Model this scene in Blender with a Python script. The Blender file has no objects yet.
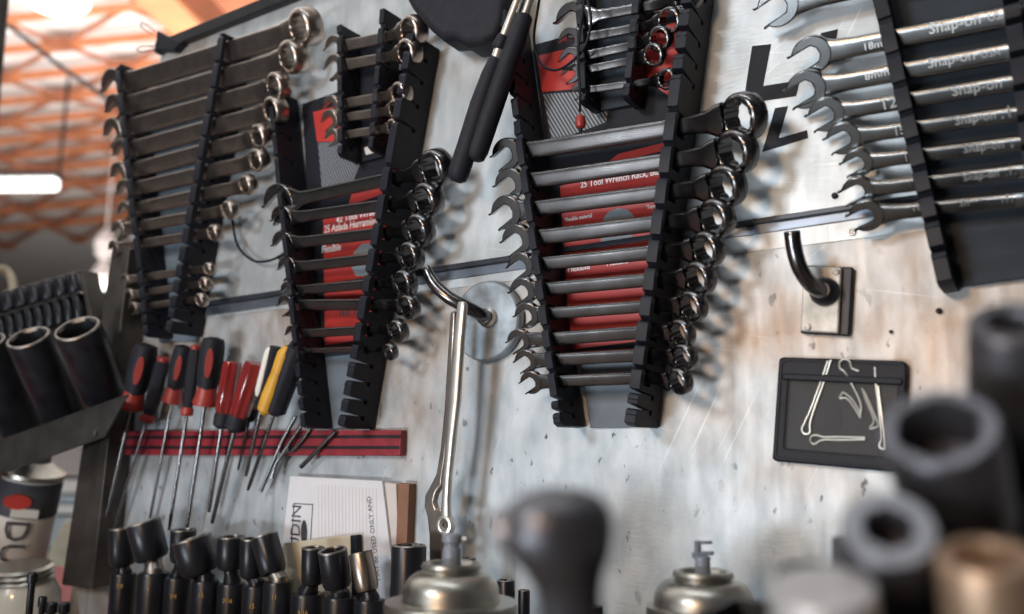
import bpy, bmesh, math, random
from mathutils import Vector, Matrix
random.seed(11)
C = bpy.context.scene.collection
PI = math.pi
R = math.radians

# ------------------------------------------------------------------ camera and the wall's own coordinates
F, CX, CY, DIST = 850.0, 512.0, 307.0, 0.85
L_ = Vector((-800 - CX, 440 - CY, F)).normalized()           # world -X in (right, down, forward)
U_ = Vector((550 - CX, 0, F))
U_.y = -(((-800 - CX) * U_.x + F * F) / (440 - CY))
U_.normalize()                                                # world +Z
X_ = -L_
N_ = U_.cross(X_)                                             # world +Y, into the wall
def c2w(v): return Vector((X_.dot(v), N_.dot(v), U_.dot(v)))
FWD = c2w(Vector((0, 0, 1)))
EYE = Vector((0, 0, 1.5)) - DIST * FWD
def ray(px, py): return c2w(Vector((px - CX, py - CY, F)))    # forward component is F
def wp(px, py, h=0.0):                                        # point of the plane h metres in front of the wall
    d = ray(px, py); return EYE + d * ((-h - EYE.y) / d.y)
def zp(px, py, z):
    d = ray(px, py); return EYE + d * ((z - EYE.z) / d.z)
def dp(px, py, depth):
    return EYE + ray(px, py) * (depth / F)
def mpp(P): return (P - EYE).dot(FWD) / F                     # metres per pixel at a point
cam = bpy.data.cameras.new('camera'); camo = bpy.data.objects.new('camera', cam); C.objects.link(camo)
rt, dn, fw = c2w(Vector((1, 0, 0))), c2w(Vector((0, 1, 0))), FWD
camo.matrix_world = Matrix(((rt.x, -dn.x, -fw.x, EYE.x), (rt.y, -dn.y, -fw.y, EYE.y), (rt.z, -dn.z, -fw.z, EYE.z), (0, 0, 0, 1)))
cam.sensor_width = 36; cam.lens = F / 1024 * 36; cam.clip_start = 0.02; cam.clip_end = 200
cam.dof.use_dof = True; cam.dof.focus_distance = 0.80; cam.dof.aperture_fstop = 3.4
bpy.context.scene.camera = camo
OUT = Vector((0, -1, 0))

# ------------------------------------------------------------------ materials
def new_mat(name):
    m = bpy.data.materials.new(name); m.use_nodes = True
    return m, m.node_tree.nodes, m.node_tree.links, m.node_tree.nodes['Principled BSDF']
def mat(name, col, rough=.5, metal=0., var=.0, scale=60., coat=0., trans=0., bump=0., rvar=.0, spec=.5):
    m, n, l, p = new_mat(name)
    p.inputs['Base Color'].default_value = (*col, 1); p.inputs['Roughness'].default_value = rough
    p.inputs['Metallic'].default_value = metal; p.inputs['Coat Weight'].default_value = coat; p.inputs['Specular IOR Level'].default_value = spec
    p.inputs['Transmission Weight'].default_value = trans
    if var or bump or rvar:
        tc = n.new('ShaderNodeTexCoord'); t = n.new('ShaderNodeTexNoise'); t.inputs['Scale'].default_value = scale
        t.inputs['Detail'].default_value = 5
        l.new(tc.outputs['Object'], t.inputs['Vector'])
        if var:
            r = n.new('ShaderNodeValToRGB')
            r.color_ramp.elements[0].position = .3; r.color_ramp.elements[1].position = .7
            r.color_ramp.elements[0].color = (*[c * (1 - var) for c in col], 1)
            r.color_ramp.elements[1].color = (*[min(1, c * (1 + var)) for c in col], 1)
            l.new(t.outputs['Fac'], r.inputs['Fac']); l.new(r.outputs['Color'], p.inputs['Base Color'])
        if rvar:
            a = n.new('ShaderNodeMapRange'); a.inputs['To Min'].default_value = max(.03, rough - rvar); a.inputs['To Max'].default_value = rough + rvar
            l.new(t.outputs['Fac'], a.inputs['Value']); l.new(a.outputs['Result'], p.inputs['Roughness'])
        if bump:
            b = n.new('ShaderNodeBump'); b.inputs['Strength'].default_value = bump; b.inputs['Distance'].default_value = .001
            l.new(t.outputs['Fac'], b.inputs['Height']); l.new(b.outputs['Normal'], p.inputs['Normal'])
    return m
def glow(name, col, s):
    m, n, l, p = new_mat(name)
    p.inputs['Base Color'].default_value = (*col, 1)
    p.inputs['Emission Color'].default_value = (*col, 1); p.inputs['Emission Strength'].default_value = s
    return m
def wall_mat(name, base, tan, tanlo, tanhi, rough, dirt):
    m, n, l, p = new_mat(name)
    tc = n.new('ShaderNodeTexCoord')
    def noise(scale, sx=1, sz=1, detail=4, off=0):
        mp = n.new('ShaderNodeMapping'); mp.inputs['Scale'].default_value = (sx, 1, sz); mp.inputs['Location'].default_value = (off, off, off)
        l.new(tc.outputs['Object'], mp.inputs['Vector'])
        t = n.new('ShaderNodeTexNoise'); t.inputs['Scale'].default_value = scale; t.inputs['Detail'].default_value = detail
        l.new(mp.outputs['Vector'], t.inputs['Vector']); return t.outputs['Fac']
    def ramp(f, a, b, c0=(0, 0, 0, 1), c1=(1, 1, 1, 1)):
        r = n.new('ShaderNodeValToRGB'); e = r.color_ramp.elements
        e[0].position, e[1].position = a, b; e[0].color, e[1].color = c0, c1
        l.new(f, r.inputs['Fac']); return r.outputs['Color']
    def mix(f, a, b, k=None):
        x = n.new('ShaderNodeMix'); x.data_type = 'RGBA'
        if k is None: l.new(f, x.inputs['Factor'])
        else: x.inputs['Factor'].default_value = k
        for s, v in ((6, a), (7, b)):
            if isinstance(v, tuple): x.inputs[s].default_value = v
            else: l.new(v, x.inputs[s])
        return x.outputs[2]
    warm_sheen = ramp(noise(3.4, 1, 1.3, 5, 3.1), tanlo, tanhi)  # tan patches: a warm reflection painted into the metal's colour
    col = mix(warm_sheen, (*base, 1), (*tan, 1))
    mott = ramp(noise(38, 1, .5, 8, 1.7), .35, .68)
    col = mix(mott, col, mix(None, col, (.80, .84, .88, 1), .45))
    if dirt:
        sp = ramp(noise(95, 1, .55, 3, 7.7), .645, .70)
        zone = ramp(noise(7, 1, 1, 2, 5.2), .42, .60)
        sm = n.new('ShaderNodeMath'); sm.operation = 'MULTIPLY'
        l.new(sp, sm.inputs[0]); l.new(zone, sm.inputs[1])
        col = mix(sm.outputs[0], col, (.06, .07, .075, 1))
        st = ramp(noise(60, 1, .03, 3, 2.2), .62, .75)
        sm2 = n.new('ShaderNodeMath'); sm2.operation = 'MULTIPLY'; l.new(st, sm2.inputs[0]); sm2.inputs[1].default_value = .35
        col = mix(sm2.outputs[0], col, (.16, .17, .18, 1))
    # fine straight scratches in two directions
    for ang, off in ((35, 0.), (-12, 4.), (62, 8.)):
        mp = n.new('ShaderNodeMapping'); mp.vector_type = 'POINT'; mp.inputs['Rotation'].default_value = (0, R(ang), 0); mp.inputs['Location'].default_value = (off, off, off)
        m2 = n.new('ShaderNodeMapping'); m2.inputs['Scale'].default_value = (3, 1, 160)
        l.new(tc.outputs['Object'], mp.inputs['Vector']); l.new(mp.outputs['Vector'], m2.inputs['Vector'])
        t = n.new('ShaderNodeTexNoise'); t.inputs['Scale'].default_value = 3.2; t.inputs['Detail'].default_value = 2; l.new(m2.outputs['Vector'], t.inputs['Vector'])
        scr = ramp(t.outputs['Fac'], .69, .76); zone = ramp(noise(4.5, 1, 1, 3, off + 2), .48, .62)
        sm3 = n.new('ShaderNodeMath'); sm3.operation = 'MULTIPLY'; l.new(scr, sm3.inputs[0]); l.new(zone, sm3.inputs[1])
        sm4 = n.new('ShaderNodeMath'); sm4.operation = 'MULTIPLY'; l.new(sm3.outputs[0], sm4.inputs[0]); sm4.inputs[1].default_value = .6
        col = mix(sm4.outputs[0], col, (.92, .94, .96, 1))
    l.new(col, p.inputs['Base Color'])
    p.inputs['Metallic'].default_value = .50
    rr = n.new('ShaderNodeMapRange'); rr.inputs['To Min'].default_value = rough - .10; rr.inputs['To Max'].default_value = rough + .14
    l.new(noise(30, 4, .6, 5, 9), rr.inputs['Value']); l.new(rr.outputs['Result'], p.inputs['Roughness'])
    b = n.new('ShaderNodeBump'); b.inputs['Strength'].default_value = .25; b.inputs['Distance'].default_value = .0006
    l.new(noise(420, .25, 1, 3, 0), b.inputs['Height']); l.new(b.outputs['Normal'], p.inputs['Normal'])
    return m
M = {}
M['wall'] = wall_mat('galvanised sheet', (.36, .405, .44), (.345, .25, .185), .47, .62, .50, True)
M['sheet'] = wall_mat('aluminium sheet', (.42, .45, .47), (.36, .27, .20), .54, .68, .45, False)
M['steel_brown'] = mat('worn chrome', (.38, .325, .29), .30, 1, .10, 70, rvar=.04)
M['steel_dark'] = mat('dark chrome', (.17, .165, .17), .23, 1, .10, 70, rvar=.03)
M['chrome'] = mat('bright chrome', (.17, .178, .185), .22, 1, .08, 60, rvar=.03)
M['letter'] = mat('raised letter chrome', (.62, .62, .62), .34, 1)
M['rail'] = mat('black rack plastic', (.012, .0135, .020), .46, 0, .2, 90, spec=.22)
M['plate'] = mat('blue grey rack plate', (.11, .135, .165), .55, 0, .12, 40)
M['plate_dark'] = mat('charcoal rack plate', (.020, .027, .037), .6, 0, .2, 40, spec=.25)
M['card'] = mat('black card', (.013, .014, .020), .55, spec=.2)
M['red'] = mat('red card', (.45, .038, .032), .42, 0, .1, 30)
M['red_bar'] = mat('red enamel', (.22, .018, .028), .45, 0, .25, 60)
M['white_ink'] = mat('white ink', (.85, .82, .80), .6)
M['grey_ink'] = mat('grey ink', (.22, .26, .28), .5)
M['blk'] = mat('black vinyl', (.011, .0125, .019), .5, 0, .2, 80, spec=.2)
M['rubber'] = mat('black rubber', (.013, .014, .021), .62, 0, .2, 120, bump=.2, spec=.25)
M['impact'] = mat('black oxide steel', (.016, .017, .023), .32, .4, .3, 60, rvar=.1)
M['impact_worn'] = mat('worn socket rim', (.22, .205, .19), .42, 1, .3, 120)
M['gold'] = mat('gold paint', (.62, .36, .09), .5)
M['ink'] = mat('dark ink', (.045, .047, .06), .7)
M['paper'] = mat('white paper', (.60, .60, .64), .85, 0, .04, 30)
M['tan_paper'] = mat('tan booklet', (.50, .44, .33), .85, 0, .15, 25)
M['lilac_paper'] = mat('pale paper', (.52, .47, .46), .85, 0, .08, 20)
M['brown_card'] = mat('brown board', (.20, .10, .06), .8, 0, .2, 30)
M['can'] = mat('bare can metal', (.36, .35, .32), .36, 1, .12, 40, rvar=.06)
M['plastic_grey'] = mat('grey valve plastic', (.17, .19, .23), .4)
M['alu'] = mat('aluminium bar', (.62, .60, .56), .36, .9, .1, 50)
M['yellow'] = mat('yellow plastic', (.60, .31, .025), .45, 0, .15, 40)
M['white_pl'] = mat('white plastic', (.72, .70, .66), .4)
M['red_pl'] = mat('red handle plastic', (.28, .030, .025), .4, 0, .15, 40)
M['red_clear'] = mat('clear red handle', (.27, .025, .025), .12, 0, .2, 30, coat=.6, trans=.25)
M['amber'] = mat('clear amber handle', (.50, .20, .09), .12, 0, .2, 30, coat=.6, trans=.25)
M['darkmetal'] = mat('painted dark steel', (.022, .022, .027), .45, .5, .3, 40)
M['postmetal'] = mat('grimy steel post', (.07, .064, .058), .5, .6, .35, 25)
M['shelf'] = mat('grimy shelf steel', (.042, .040, .038), .48, .5, .35, 30)
M['railbar'] = mat('dark strip', (.035, .042, .055), .4, .4, .2, 30)
M['railface'] = mat('blue grey strip', (.17, .20, .25), .38, .7, .2, 30)
M['plaque'] = mat('chipped white paint', (.50, .48, .44), .5, .2, .35, 55)
M['disc'] = mat('scuffed zinc', (.34, .39, .44), .5, .5, .4, 45, rvar=.1)
M['orange'] = mat('orange painted steel', (.58, .21, .095), .55, 0, .2, 3)
M['rust'] = mat('red brown painted steel', (.40, .14, .07), .6, 0, .25, 3)
M['roof'] = mat('white roof liner', (.84, .82, .80), .8, 0, .04, 2)
M['far'] = mat('far brick', (.22, .12, .10), .9, 0, .3, .6)
M['concrete'] = mat('concrete', (.22, .21, .20), .8, 0, .2, 2)
M['lamp'] = glow('lamp glow', (1, .97, .92), 3.2)
M['lamp_tube'] = glow('tube glow', (1, .99, .96), 2.6)
M['wood'] = mat('bench wood', (.16, .12, .09), .7, 0, .3, 8)
M['cabinet'] = mat('pale blue cabinet', (.42, .50, .56), .5, 0, .1, 5)
M['teal'] = mat('teal paint', (.05, .16, .18), .5, 0, .2, 5)
M['cream'] = mat('cream label', (.58, .56, .52), .6, 0, .1, 20)
M['glass'] = mat('cloudy glass jar', (.55, .55, .50), .2, 0, .05, 20, coat=.5)
M['satin'] = mat('pale satin steel', (.46, .46, .48), .5, .6, .1, 40)
M['pin'] = mat('cotter steel', (.80, .79, .74), .38, .8)
M['pink'] = mat('warm dull steel', (.40, .28, .20), .42, .7, .2, 40)
M['lightsteel'] = mat('light satin steel', (.17, .17, .185), .38, .85, .1, 40)
M['midsteel'] = mat('smoky steel', (.10, .10, .115), .38, .8, .25, 40)
m, n, l, p = new_mat('clear vinyl'); M['clear'] = m
p.inputs['Base Color'].default_value = (.35, .35, .34, 1); p.inputs['Roughness'].default_value = .12; p.inputs['Alpha'].default_value = .06
m, n, l, p = new_mat('striped card'); M['stripes'] = m
tc = n.new('ShaderNodeTexCoord'); mp = n.new('ShaderNodeMapping'); mp.inputs['Rotation'].default_value = (0, R(30), 0)
wv = n.new('ShaderNodeTexWave'); wv.inputs['Scale'].default_value = 95; rp = n.new('ShaderNodeValToRGB')
rp.color_ramp.elements[0].position = .45; rp.color_ramp.elements[1].position = .6
rp.color_ramp.elements[0].color = (.03, .034, .042, 1); rp.color_ramp.elements[1].color = (.24, .26, .29, 1)
l.new(tc.outputs['Object'], mp.inputs['Vector']); l.new(mp.outputs['Vector'], wv.inputs['Vector'])
l.new(wv.outputs['Fac'], rp.inputs['Fac']); l.new(rp.outputs['Color'], p.inputs['Base Color']); p.inputs['Roughness'].default_value = .4

# ------------------------------------------------------------------ building helpers (all shapes are made in world space)
def tag(o, label=None, cat=None, group=None, kind=None):
    if label: o['label'] = label
    if cat: o['category'] = cat
    if group: o['group'] = group
    if kind: o['kind'] = kind
    return o
def thing(name, label, cat, loc, group=None):
    o = bpy.data.objects.new(name, None); C.objects.link(o); o.empty_display_size = .01
    o.matrix_world = Matrix.Translation(loc)
    return tag(o, label, cat, group)
def root_loc(o):
    v = Vector((0, 0, 0))
    while o is not None: v += o.location; o = o.parent
    return v
def obj(name, bm, m, parent=None, ang=35, bevel=0., seg=2, loc=None):
    bmesh.ops.recalc_face_normals(bm, faces=bm.faces)
    if parent is not None: off = root_loc(parent)
    elif loc is not None: off = Vector(loc)
    else:
        lo = [min(v.co[i] for v in bm.verts) for i in range(3)]; hi = [max(v.co[i] for v in bm.verts) for i in range(3)]
        off = Vector(((lo[0] + hi[0]) / 2, (lo[1] + hi[1]) / 2, lo[2]))
    bmesh.ops.translate(bm, verts=bm.verts, vec=-off)
    me = bpy.data.meshes.new(name); bm.to_mesh(me); bm.free()
    for q in me.polygons: q.use_smooth = True
    me.set_sharp_from_angle(angle=R(ang))
    me.materials.append(M[m])
    o = bpy.data.objects.new(name, me); C.objects.link(o)
    if parent is None: o.location = off
    else: o.parent = parent
    if bevel:
        b = o.modifiers.new('edge', 'BEVEL'); b.width = bevel; b.segments = seg; b.limit_method = 'ANGLE'; b.angle_limit = R(40)
        b.harden_normals = False
    return o
def B(): return bmesh.new()
def prism(bm, pts, off):
    a = [bm.verts.new(q) for q in pts]; b = [bm.verts.new(q + off) for q in pts]; k = len(pts)
    bm.faces.new(a[::-1]); bm.faces.new(b)
    for i in range(k): bm.faces.new((a[i], a[(i + 1) % k], b[(i + 1) % k], b[i]))
    return bm
def slab(pix, h0, h1):                                        # outline in pixels, on the wall plane, from h0 to h1
    pts = [wp(x, y, h1) for x, y in pix]
    return prism(B(), pts, OUT * (h0 - h1))
def loft(bm, loops, cap=True):
    vs = [[bm.verts.new(q) for q in lp] for lp in loops]; k = len(vs[0])
    for a, b in zip(vs, vs[1:]):
        for i in range(k): bm.faces.new((a[i], a[(i + 1) % k], b[(i + 1) % k], b[i]))
    if cap: bm.faces.new(vs[0][::-1]); bm.faces.new(vs[-1])
    return bm
def frame(d, up=Vector((0, 0, 1))):
    d = d.normalized()
    a = d.cross(up)
    if a.length < 1e-4: a = d.cross(Vector((1, 0, 0)))
    a.normalize(); return a, a.cross(d).normalized()
def smooth_path(pts, n=6):
    out = []
    for i in range(len(pts) - 1):
        p0, p1, p2, p3 = pts[max(0, i - 1)], pts[i], pts[i + 1], pts[min(len(pts) - 1, i + 2)]
        for k in range(n):
            t = k / n
            out.append(.5 * ((2 * p1) + (p2 - p0) * t + (2 * p0 - 5 * p1 + 4 * p2 - p3) * t * t + (3 * p1 - p0 - 3 * p2 + p3) * t ** 3))
    out.append(pts[-1]); return out
def tube(bm, pts, r, seg=10, squash=1.):
    rs = r if isinstance(r, (list, tuple)) else [r] * len(pts)
    loops, a = [], None
    for i, q in enumerate(pts):
        d = (pts[min(i + 1, len(pts) - 1)] - pts[max(i - 1, 0)]).normalized()
        if a is None: a, b = frame(d)
        else:
            a = (a - d * a.dot(d)).normalized(); b = a.cross(d).normalized()
        loops.append([q + a * (math.cos(2 * PI * k / seg) * rs[i]) + b * (math.sin(2 * PI * k / seg) * rs[i] * squash) for k in range(seg)])
    return loft(bm, loops)
def lathe(bm, prof, P, axis, seg=32, flute=0., nf=6):          # prof: (radius, distance along axis)
    a, b = frame(axis); d = axis.normalized(); loops = []
    for r, z in prof:
        lp = []
        for k in range(seg):
            t = 2 * PI * k / seg; rr = max(r, 1e-5) * (1 - flute * (.5 + .5 * math.cos(nf * t)))
            lp.append(P + d * z + a * (rr * math.cos(t)) + b * (rr * math.sin(t)))
        loops.append(lp)
    return loft(bm, loops)
def box(bm, P, ax, ay, az):                                    # centre and three half-axis vectors
    v = [bm.verts.new(P + ax * i + ay * j + az * k) for i in (-1, 1) for j in (-1, 1) for k in (-1, 1)]
    for f in ((0, 1, 3, 2), (4, 6, 7, 5), (0, 4, 5, 1), (2, 3, 7, 6), (0, 2, 6, 4), (1, 5, 7, 3)): bm.faces.new([v[i] for i in f])
    return bm
def bar(bm, p, q, w, t, up=Vector((0, 0, 1))):
    a, b = frame(q - p, up); return box(bm, (p + q) / 2, (q - p) / 2, a * w / 2, b * t / 2)
def text(name, body, p, q, m, parent, normal, hscale=1., thick=.0002, size=None, bold=0.):   # letters from p to q on a plane with the given normal
    cu = bpy.data.curves.new('t', 'FONT'); cu.body = body; cu.size = 1; cu.extrude = .5; cu.resolution_u = 2; cu.offset = bold
    to = bpy.data.objects.new('t', cu); C.objects.link(to)
    bpy.context.view_layer.update()
    me = bpy.data.meshes.new_from_object(to.evaluated_get(bpy.context.evaluated_depsgraph_get()))
    bpy.data.objects.remove(to); bpy.data.curves.remove(cu)
    bm = B(); bm.from_mesh(me); bpy.data.meshes.remove(me)
    x0 = min(v.co.x for v in bm.verts); x1 = max(v.co.x for v in bm.verts)
    s = size if size else (q - p).length / (x1 - x0)
    if size: p = (p + q) / 2 - (q - p).normalized() * (s * (x1 - x0) / 2)
    ex = (q - p).normalized(); ez = normal.normalized(); ey = ez.cross(ex).normalized()
    for v in bm.verts:
        c = v.co.copy(); v.co = p + ex * ((c.x - x0) * s) + ey * (c.y * s * hscale) + ez * ((c.z + .5) * thick)
    return obj(name, bm, m, parent, ang=20)
def struct(name, bm, m, **k):
    o = obj(name, bm, m, **k); o['kind'] = 'structure'; return o

# ------------------------------------------------------------------ the setting
WL_T, WL_B = wp(163, 42), wp(66, 625)
TOPR = wp(300, -17)
tdir = (TOPR - WL_T).normalized()
w_pts = [WL_T, WL_B, Vector((WL_B.x, 0, .2)), Vector((1.6, 0, .2)), Vector((1.6, 0, WL_T.z + tdir.z / tdir.x * (1.6 - WL_T.x)))]
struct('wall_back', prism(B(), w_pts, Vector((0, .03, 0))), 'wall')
# upper sheet, lapped over the lower one
sa, sb = wp(300, 307), wp(935, 229.5)
sdir = (sb - sa).normalized()
def on_seam(x): return sa + sdir * ((x - sa.x) / sdir.x)
e0 = WL_T.lerp(WL_B, .02) + Vector((.004, 0, 0)); xl = e0.x
def left_at(z): return WL_T.x + (WL_B.x - WL_T.x) * (z - WL_T.z) / (WL_B.z - WL_T.z)
zl = on_seam(left_at(sa.z)).z
up_pts = [Vector((left_at(zl) + .012, 0, zl)), on_seam(1.6), Vector((1.6, 0, w_pts[4].z - .02)), WL_T + Vector((.012, 0, -.014))]
struct('wall_sheet', prism(B(), up_pts, Vector((0, -.0014, 0))), 'sheet')
t0, t1 = wp(158, 49, .006), wp(300, -8, .006)
bt = B(); dirt = (t1 - t0).normalized(); box(bt, (t0 + (t0 + dirt * 2.6)) / 2 + Vector((0, .004, 0)), dirt * 1.3, Vector((0, .010, 0)), Vector((0, 0, .0085)))
struct('trim_1', bt, 'darkmetal', bevel=.001)
# far workshop
def plane(name, pts, m):
    bm = B(); a = [bm.verts.new(q) for q in pts]; bm.faces.new(a); return struct(name, bm, m)
ROOF = 6.2
struct('floor', box(B(), Vector((-12, 8, -.05)), Vector((26, 0, 0)), Vector((0, 26, 0)), Vector((0, 0, .05))), 'concrete')
struct('ceiling', box(B(), Vector((-14, 10, ROOF + .12)), Vector((26, 0, 0)), Vector((0, 26, 0)), Vector((0, 0, .05))), 'roof')
fx = dp(40, 260, 30)
fd = Vector((FWD.x - .75, FWD.y, 0)).normalized()
sd = Vector((-fd.y, fd.x, 0))
struct('wall_far', box(B(), Vector((fx.x, fx.y, 3.2)), sd * 22, fd * .1, Vector((0, 0, 3.2))), 'far')

def chord(bm, p, q, w): bar(bm, p, q, w, w)
ys = [14, 45, 73, 97, 118, 136, 152, 168, 186, 206, 224]
ords = ['first', 'second', 'third', 'fourth', 'fifth', 'sixth', 'seventh', 'eighth', 'ninth', 'tenth', 'eleventh', 'twelfth', 'thirteenth']
for i, y0 in enumerate(ys):
    pa, pb = zp(-60, y0 + 11, ROOF - .1), zp(330, y0 - 26, ROOF - .1)
    ny = ys[i + 1] if i + 1 < len(ys) else y0 + 18
    qa, qb = zp(-60, ny + 11, ROOF - .1), zp(330, ny - 26, ROOF - .1)
    wdt = .075 + .004 * i
    t = thing('roof_truss', f'orange steel roof truss, {ords[i]} row counted from the overhead lamp', 'truss', pa, 'orange roof trusses')
    b1, b3 = B(), B()
    chord(b1, pa, pb, wdt)
    nn = max(6, int((pb - pa).length / 1.0)); flip = i % 2
    for k in range(nn):
        s0, s1, r0, r1 = pa.lerp(pb, k / nn), pa.lerp(pb, (k + 1) / nn), qa.lerp(qb, k / nn), qa.lerp(qb, (k + 1) / nn)
        if (k + flip) % 2: chord(b3, s0, r1, wdt * .6); box(b3, r1, (qb - qa).normalized() * .16, Vector((0, .10, 0)), Vector((0, 0, .05)))
        else: chord(b3, r0, s1, wdt * .6)
    obj('bottom_chord', b1, 'orange', t); obj('web', b3, 'rust', t)
# girders near the panel's corner
g0, g1 = zp(118, -40, 4.6), zp(222, 62, 4.6)
t = thing('girder', 'thick orange steel girder running behind the corner of the tool panel', 'beam', g0)
b = B(); bar(b, g0, g1, .30, .05); obj('bottom_flange', b, 'orange', t)
b = B(); bar(b, g0 + Vector((0, 0, .22)), g1 + Vector((0, 0, .22)), .04, .42); obj('web', b, 'rust', t)
g0, g1 = zp(150, 14, 5.3), zp(420, -24, 5.3)
t = thing('girder', 'red-brown steel girder above the binder clip, crossing behind the panel top', 'beam', g0)
b = B(); bar(b, g0, g1, .55, .06); obj('bottom_flange', b, 'rust', t)
b = B(); bar(b, g0 + Vector((0, 0, .25)), g1 + Vector((0, 0, .25)), .05, .5); obj('web', b, 'orange', t)
# lamps
P = zp(55, -1, 4.9)
t = thing('ceiling_lamp', 'round glowing white ceiling lamp among the orange trusses', 'lamp', P)
k_ = mpp(P) * 31
obj('diffuser', lathe(B(), [(0, -.02), (k_ * .8, -.05), (k_, 0), (k_ * .9, .05), (0, .06)], P, Vector((0, 0, 1)), 40), 'lamp', t)
obj('housing', lathe(B(), [(k_ * .9, .05), (k_ * .95, .1), (k_ * .4, .25), (.05, .3), (.04, ROOF - P.z + .2)], P, Vector((0, 0, 1)), 32), 'darkmetal', t)
p0, p1 = dp(-40, 185, 11), dp(58, 184, 11)
t = thing('tube_lamp', 'glowing white tube lamp hanging low beneath the trusses', 'lamp', (p0 + p1) / 2)
b = B(); bar(b, p0, p1, .16, .17); obj('diffuser', b, 'lamp_tube', t, bevel=.05)
b = B(); bar(b, p0 + Vector((0, 0, .12)), p1 + Vector((0, 0, .12)), .2, .06); bar(b, p1 - Vector((.0, 0, -.1)), p1 + Vector((0, 0, 1.6)), .03, .03); obj('housing', b, 'darkmetal', t)
P = dp(102, 284, 12)
k_ = mpp(P) * 15
t = thing('work_lamp', 'glowing oval work lamp beyond the edge of the tool panel', 'lamp', P)
obj('diffuser', lathe(B(), [(0, -k_ * .3), (k_ * .8, -k_ * .25), (k_, 0), (k_ * .7, k_ * .15), (0, k_ * .2)], P, Vector((0, 0, 1)), 32), 'lamp', t)
obj('housing', lathe(B(), [(k_ * .9, .1), (k_ * .4, .28), (.05, .35), (.12, .4), (.16, .6), (.10, .72), (.03, .8), (.012, .82), (.012, ROOF - P.z)], P, Vector((0, 0, 1)), 24), 'lilac_paper', t)
# diagonal hose and frame post at the far side
b = B(); tube(b, smooth_path([dp(-12, 12, 4.2), dp(25, 38, 4.2), (dp(60, 66, 4.2)), dp(110, 101, 4.2), dp(170, 150, 4.2)], 5), .011, 8)
tag(obj('hanging_hose', b, 'blk'), 'dark hose sagging diagonally in front of the orange trusses', 'hose')
b = B(); bar(b, dp(9, -60, 2.0), dp(-14, 190, 2.0), .022, .022); pl_ = dp(-14, 190, 2.0); bar(b, pl_ + Vector((0, 0, .01)), Vector((pl_.x, pl_.y, 0)), .022, .022)
tag(obj('frame_post', b, 'shelf', bevel=.003), 'slim brown steel post at the picture edge, beside the round ceiling lamp', 'post')

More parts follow.
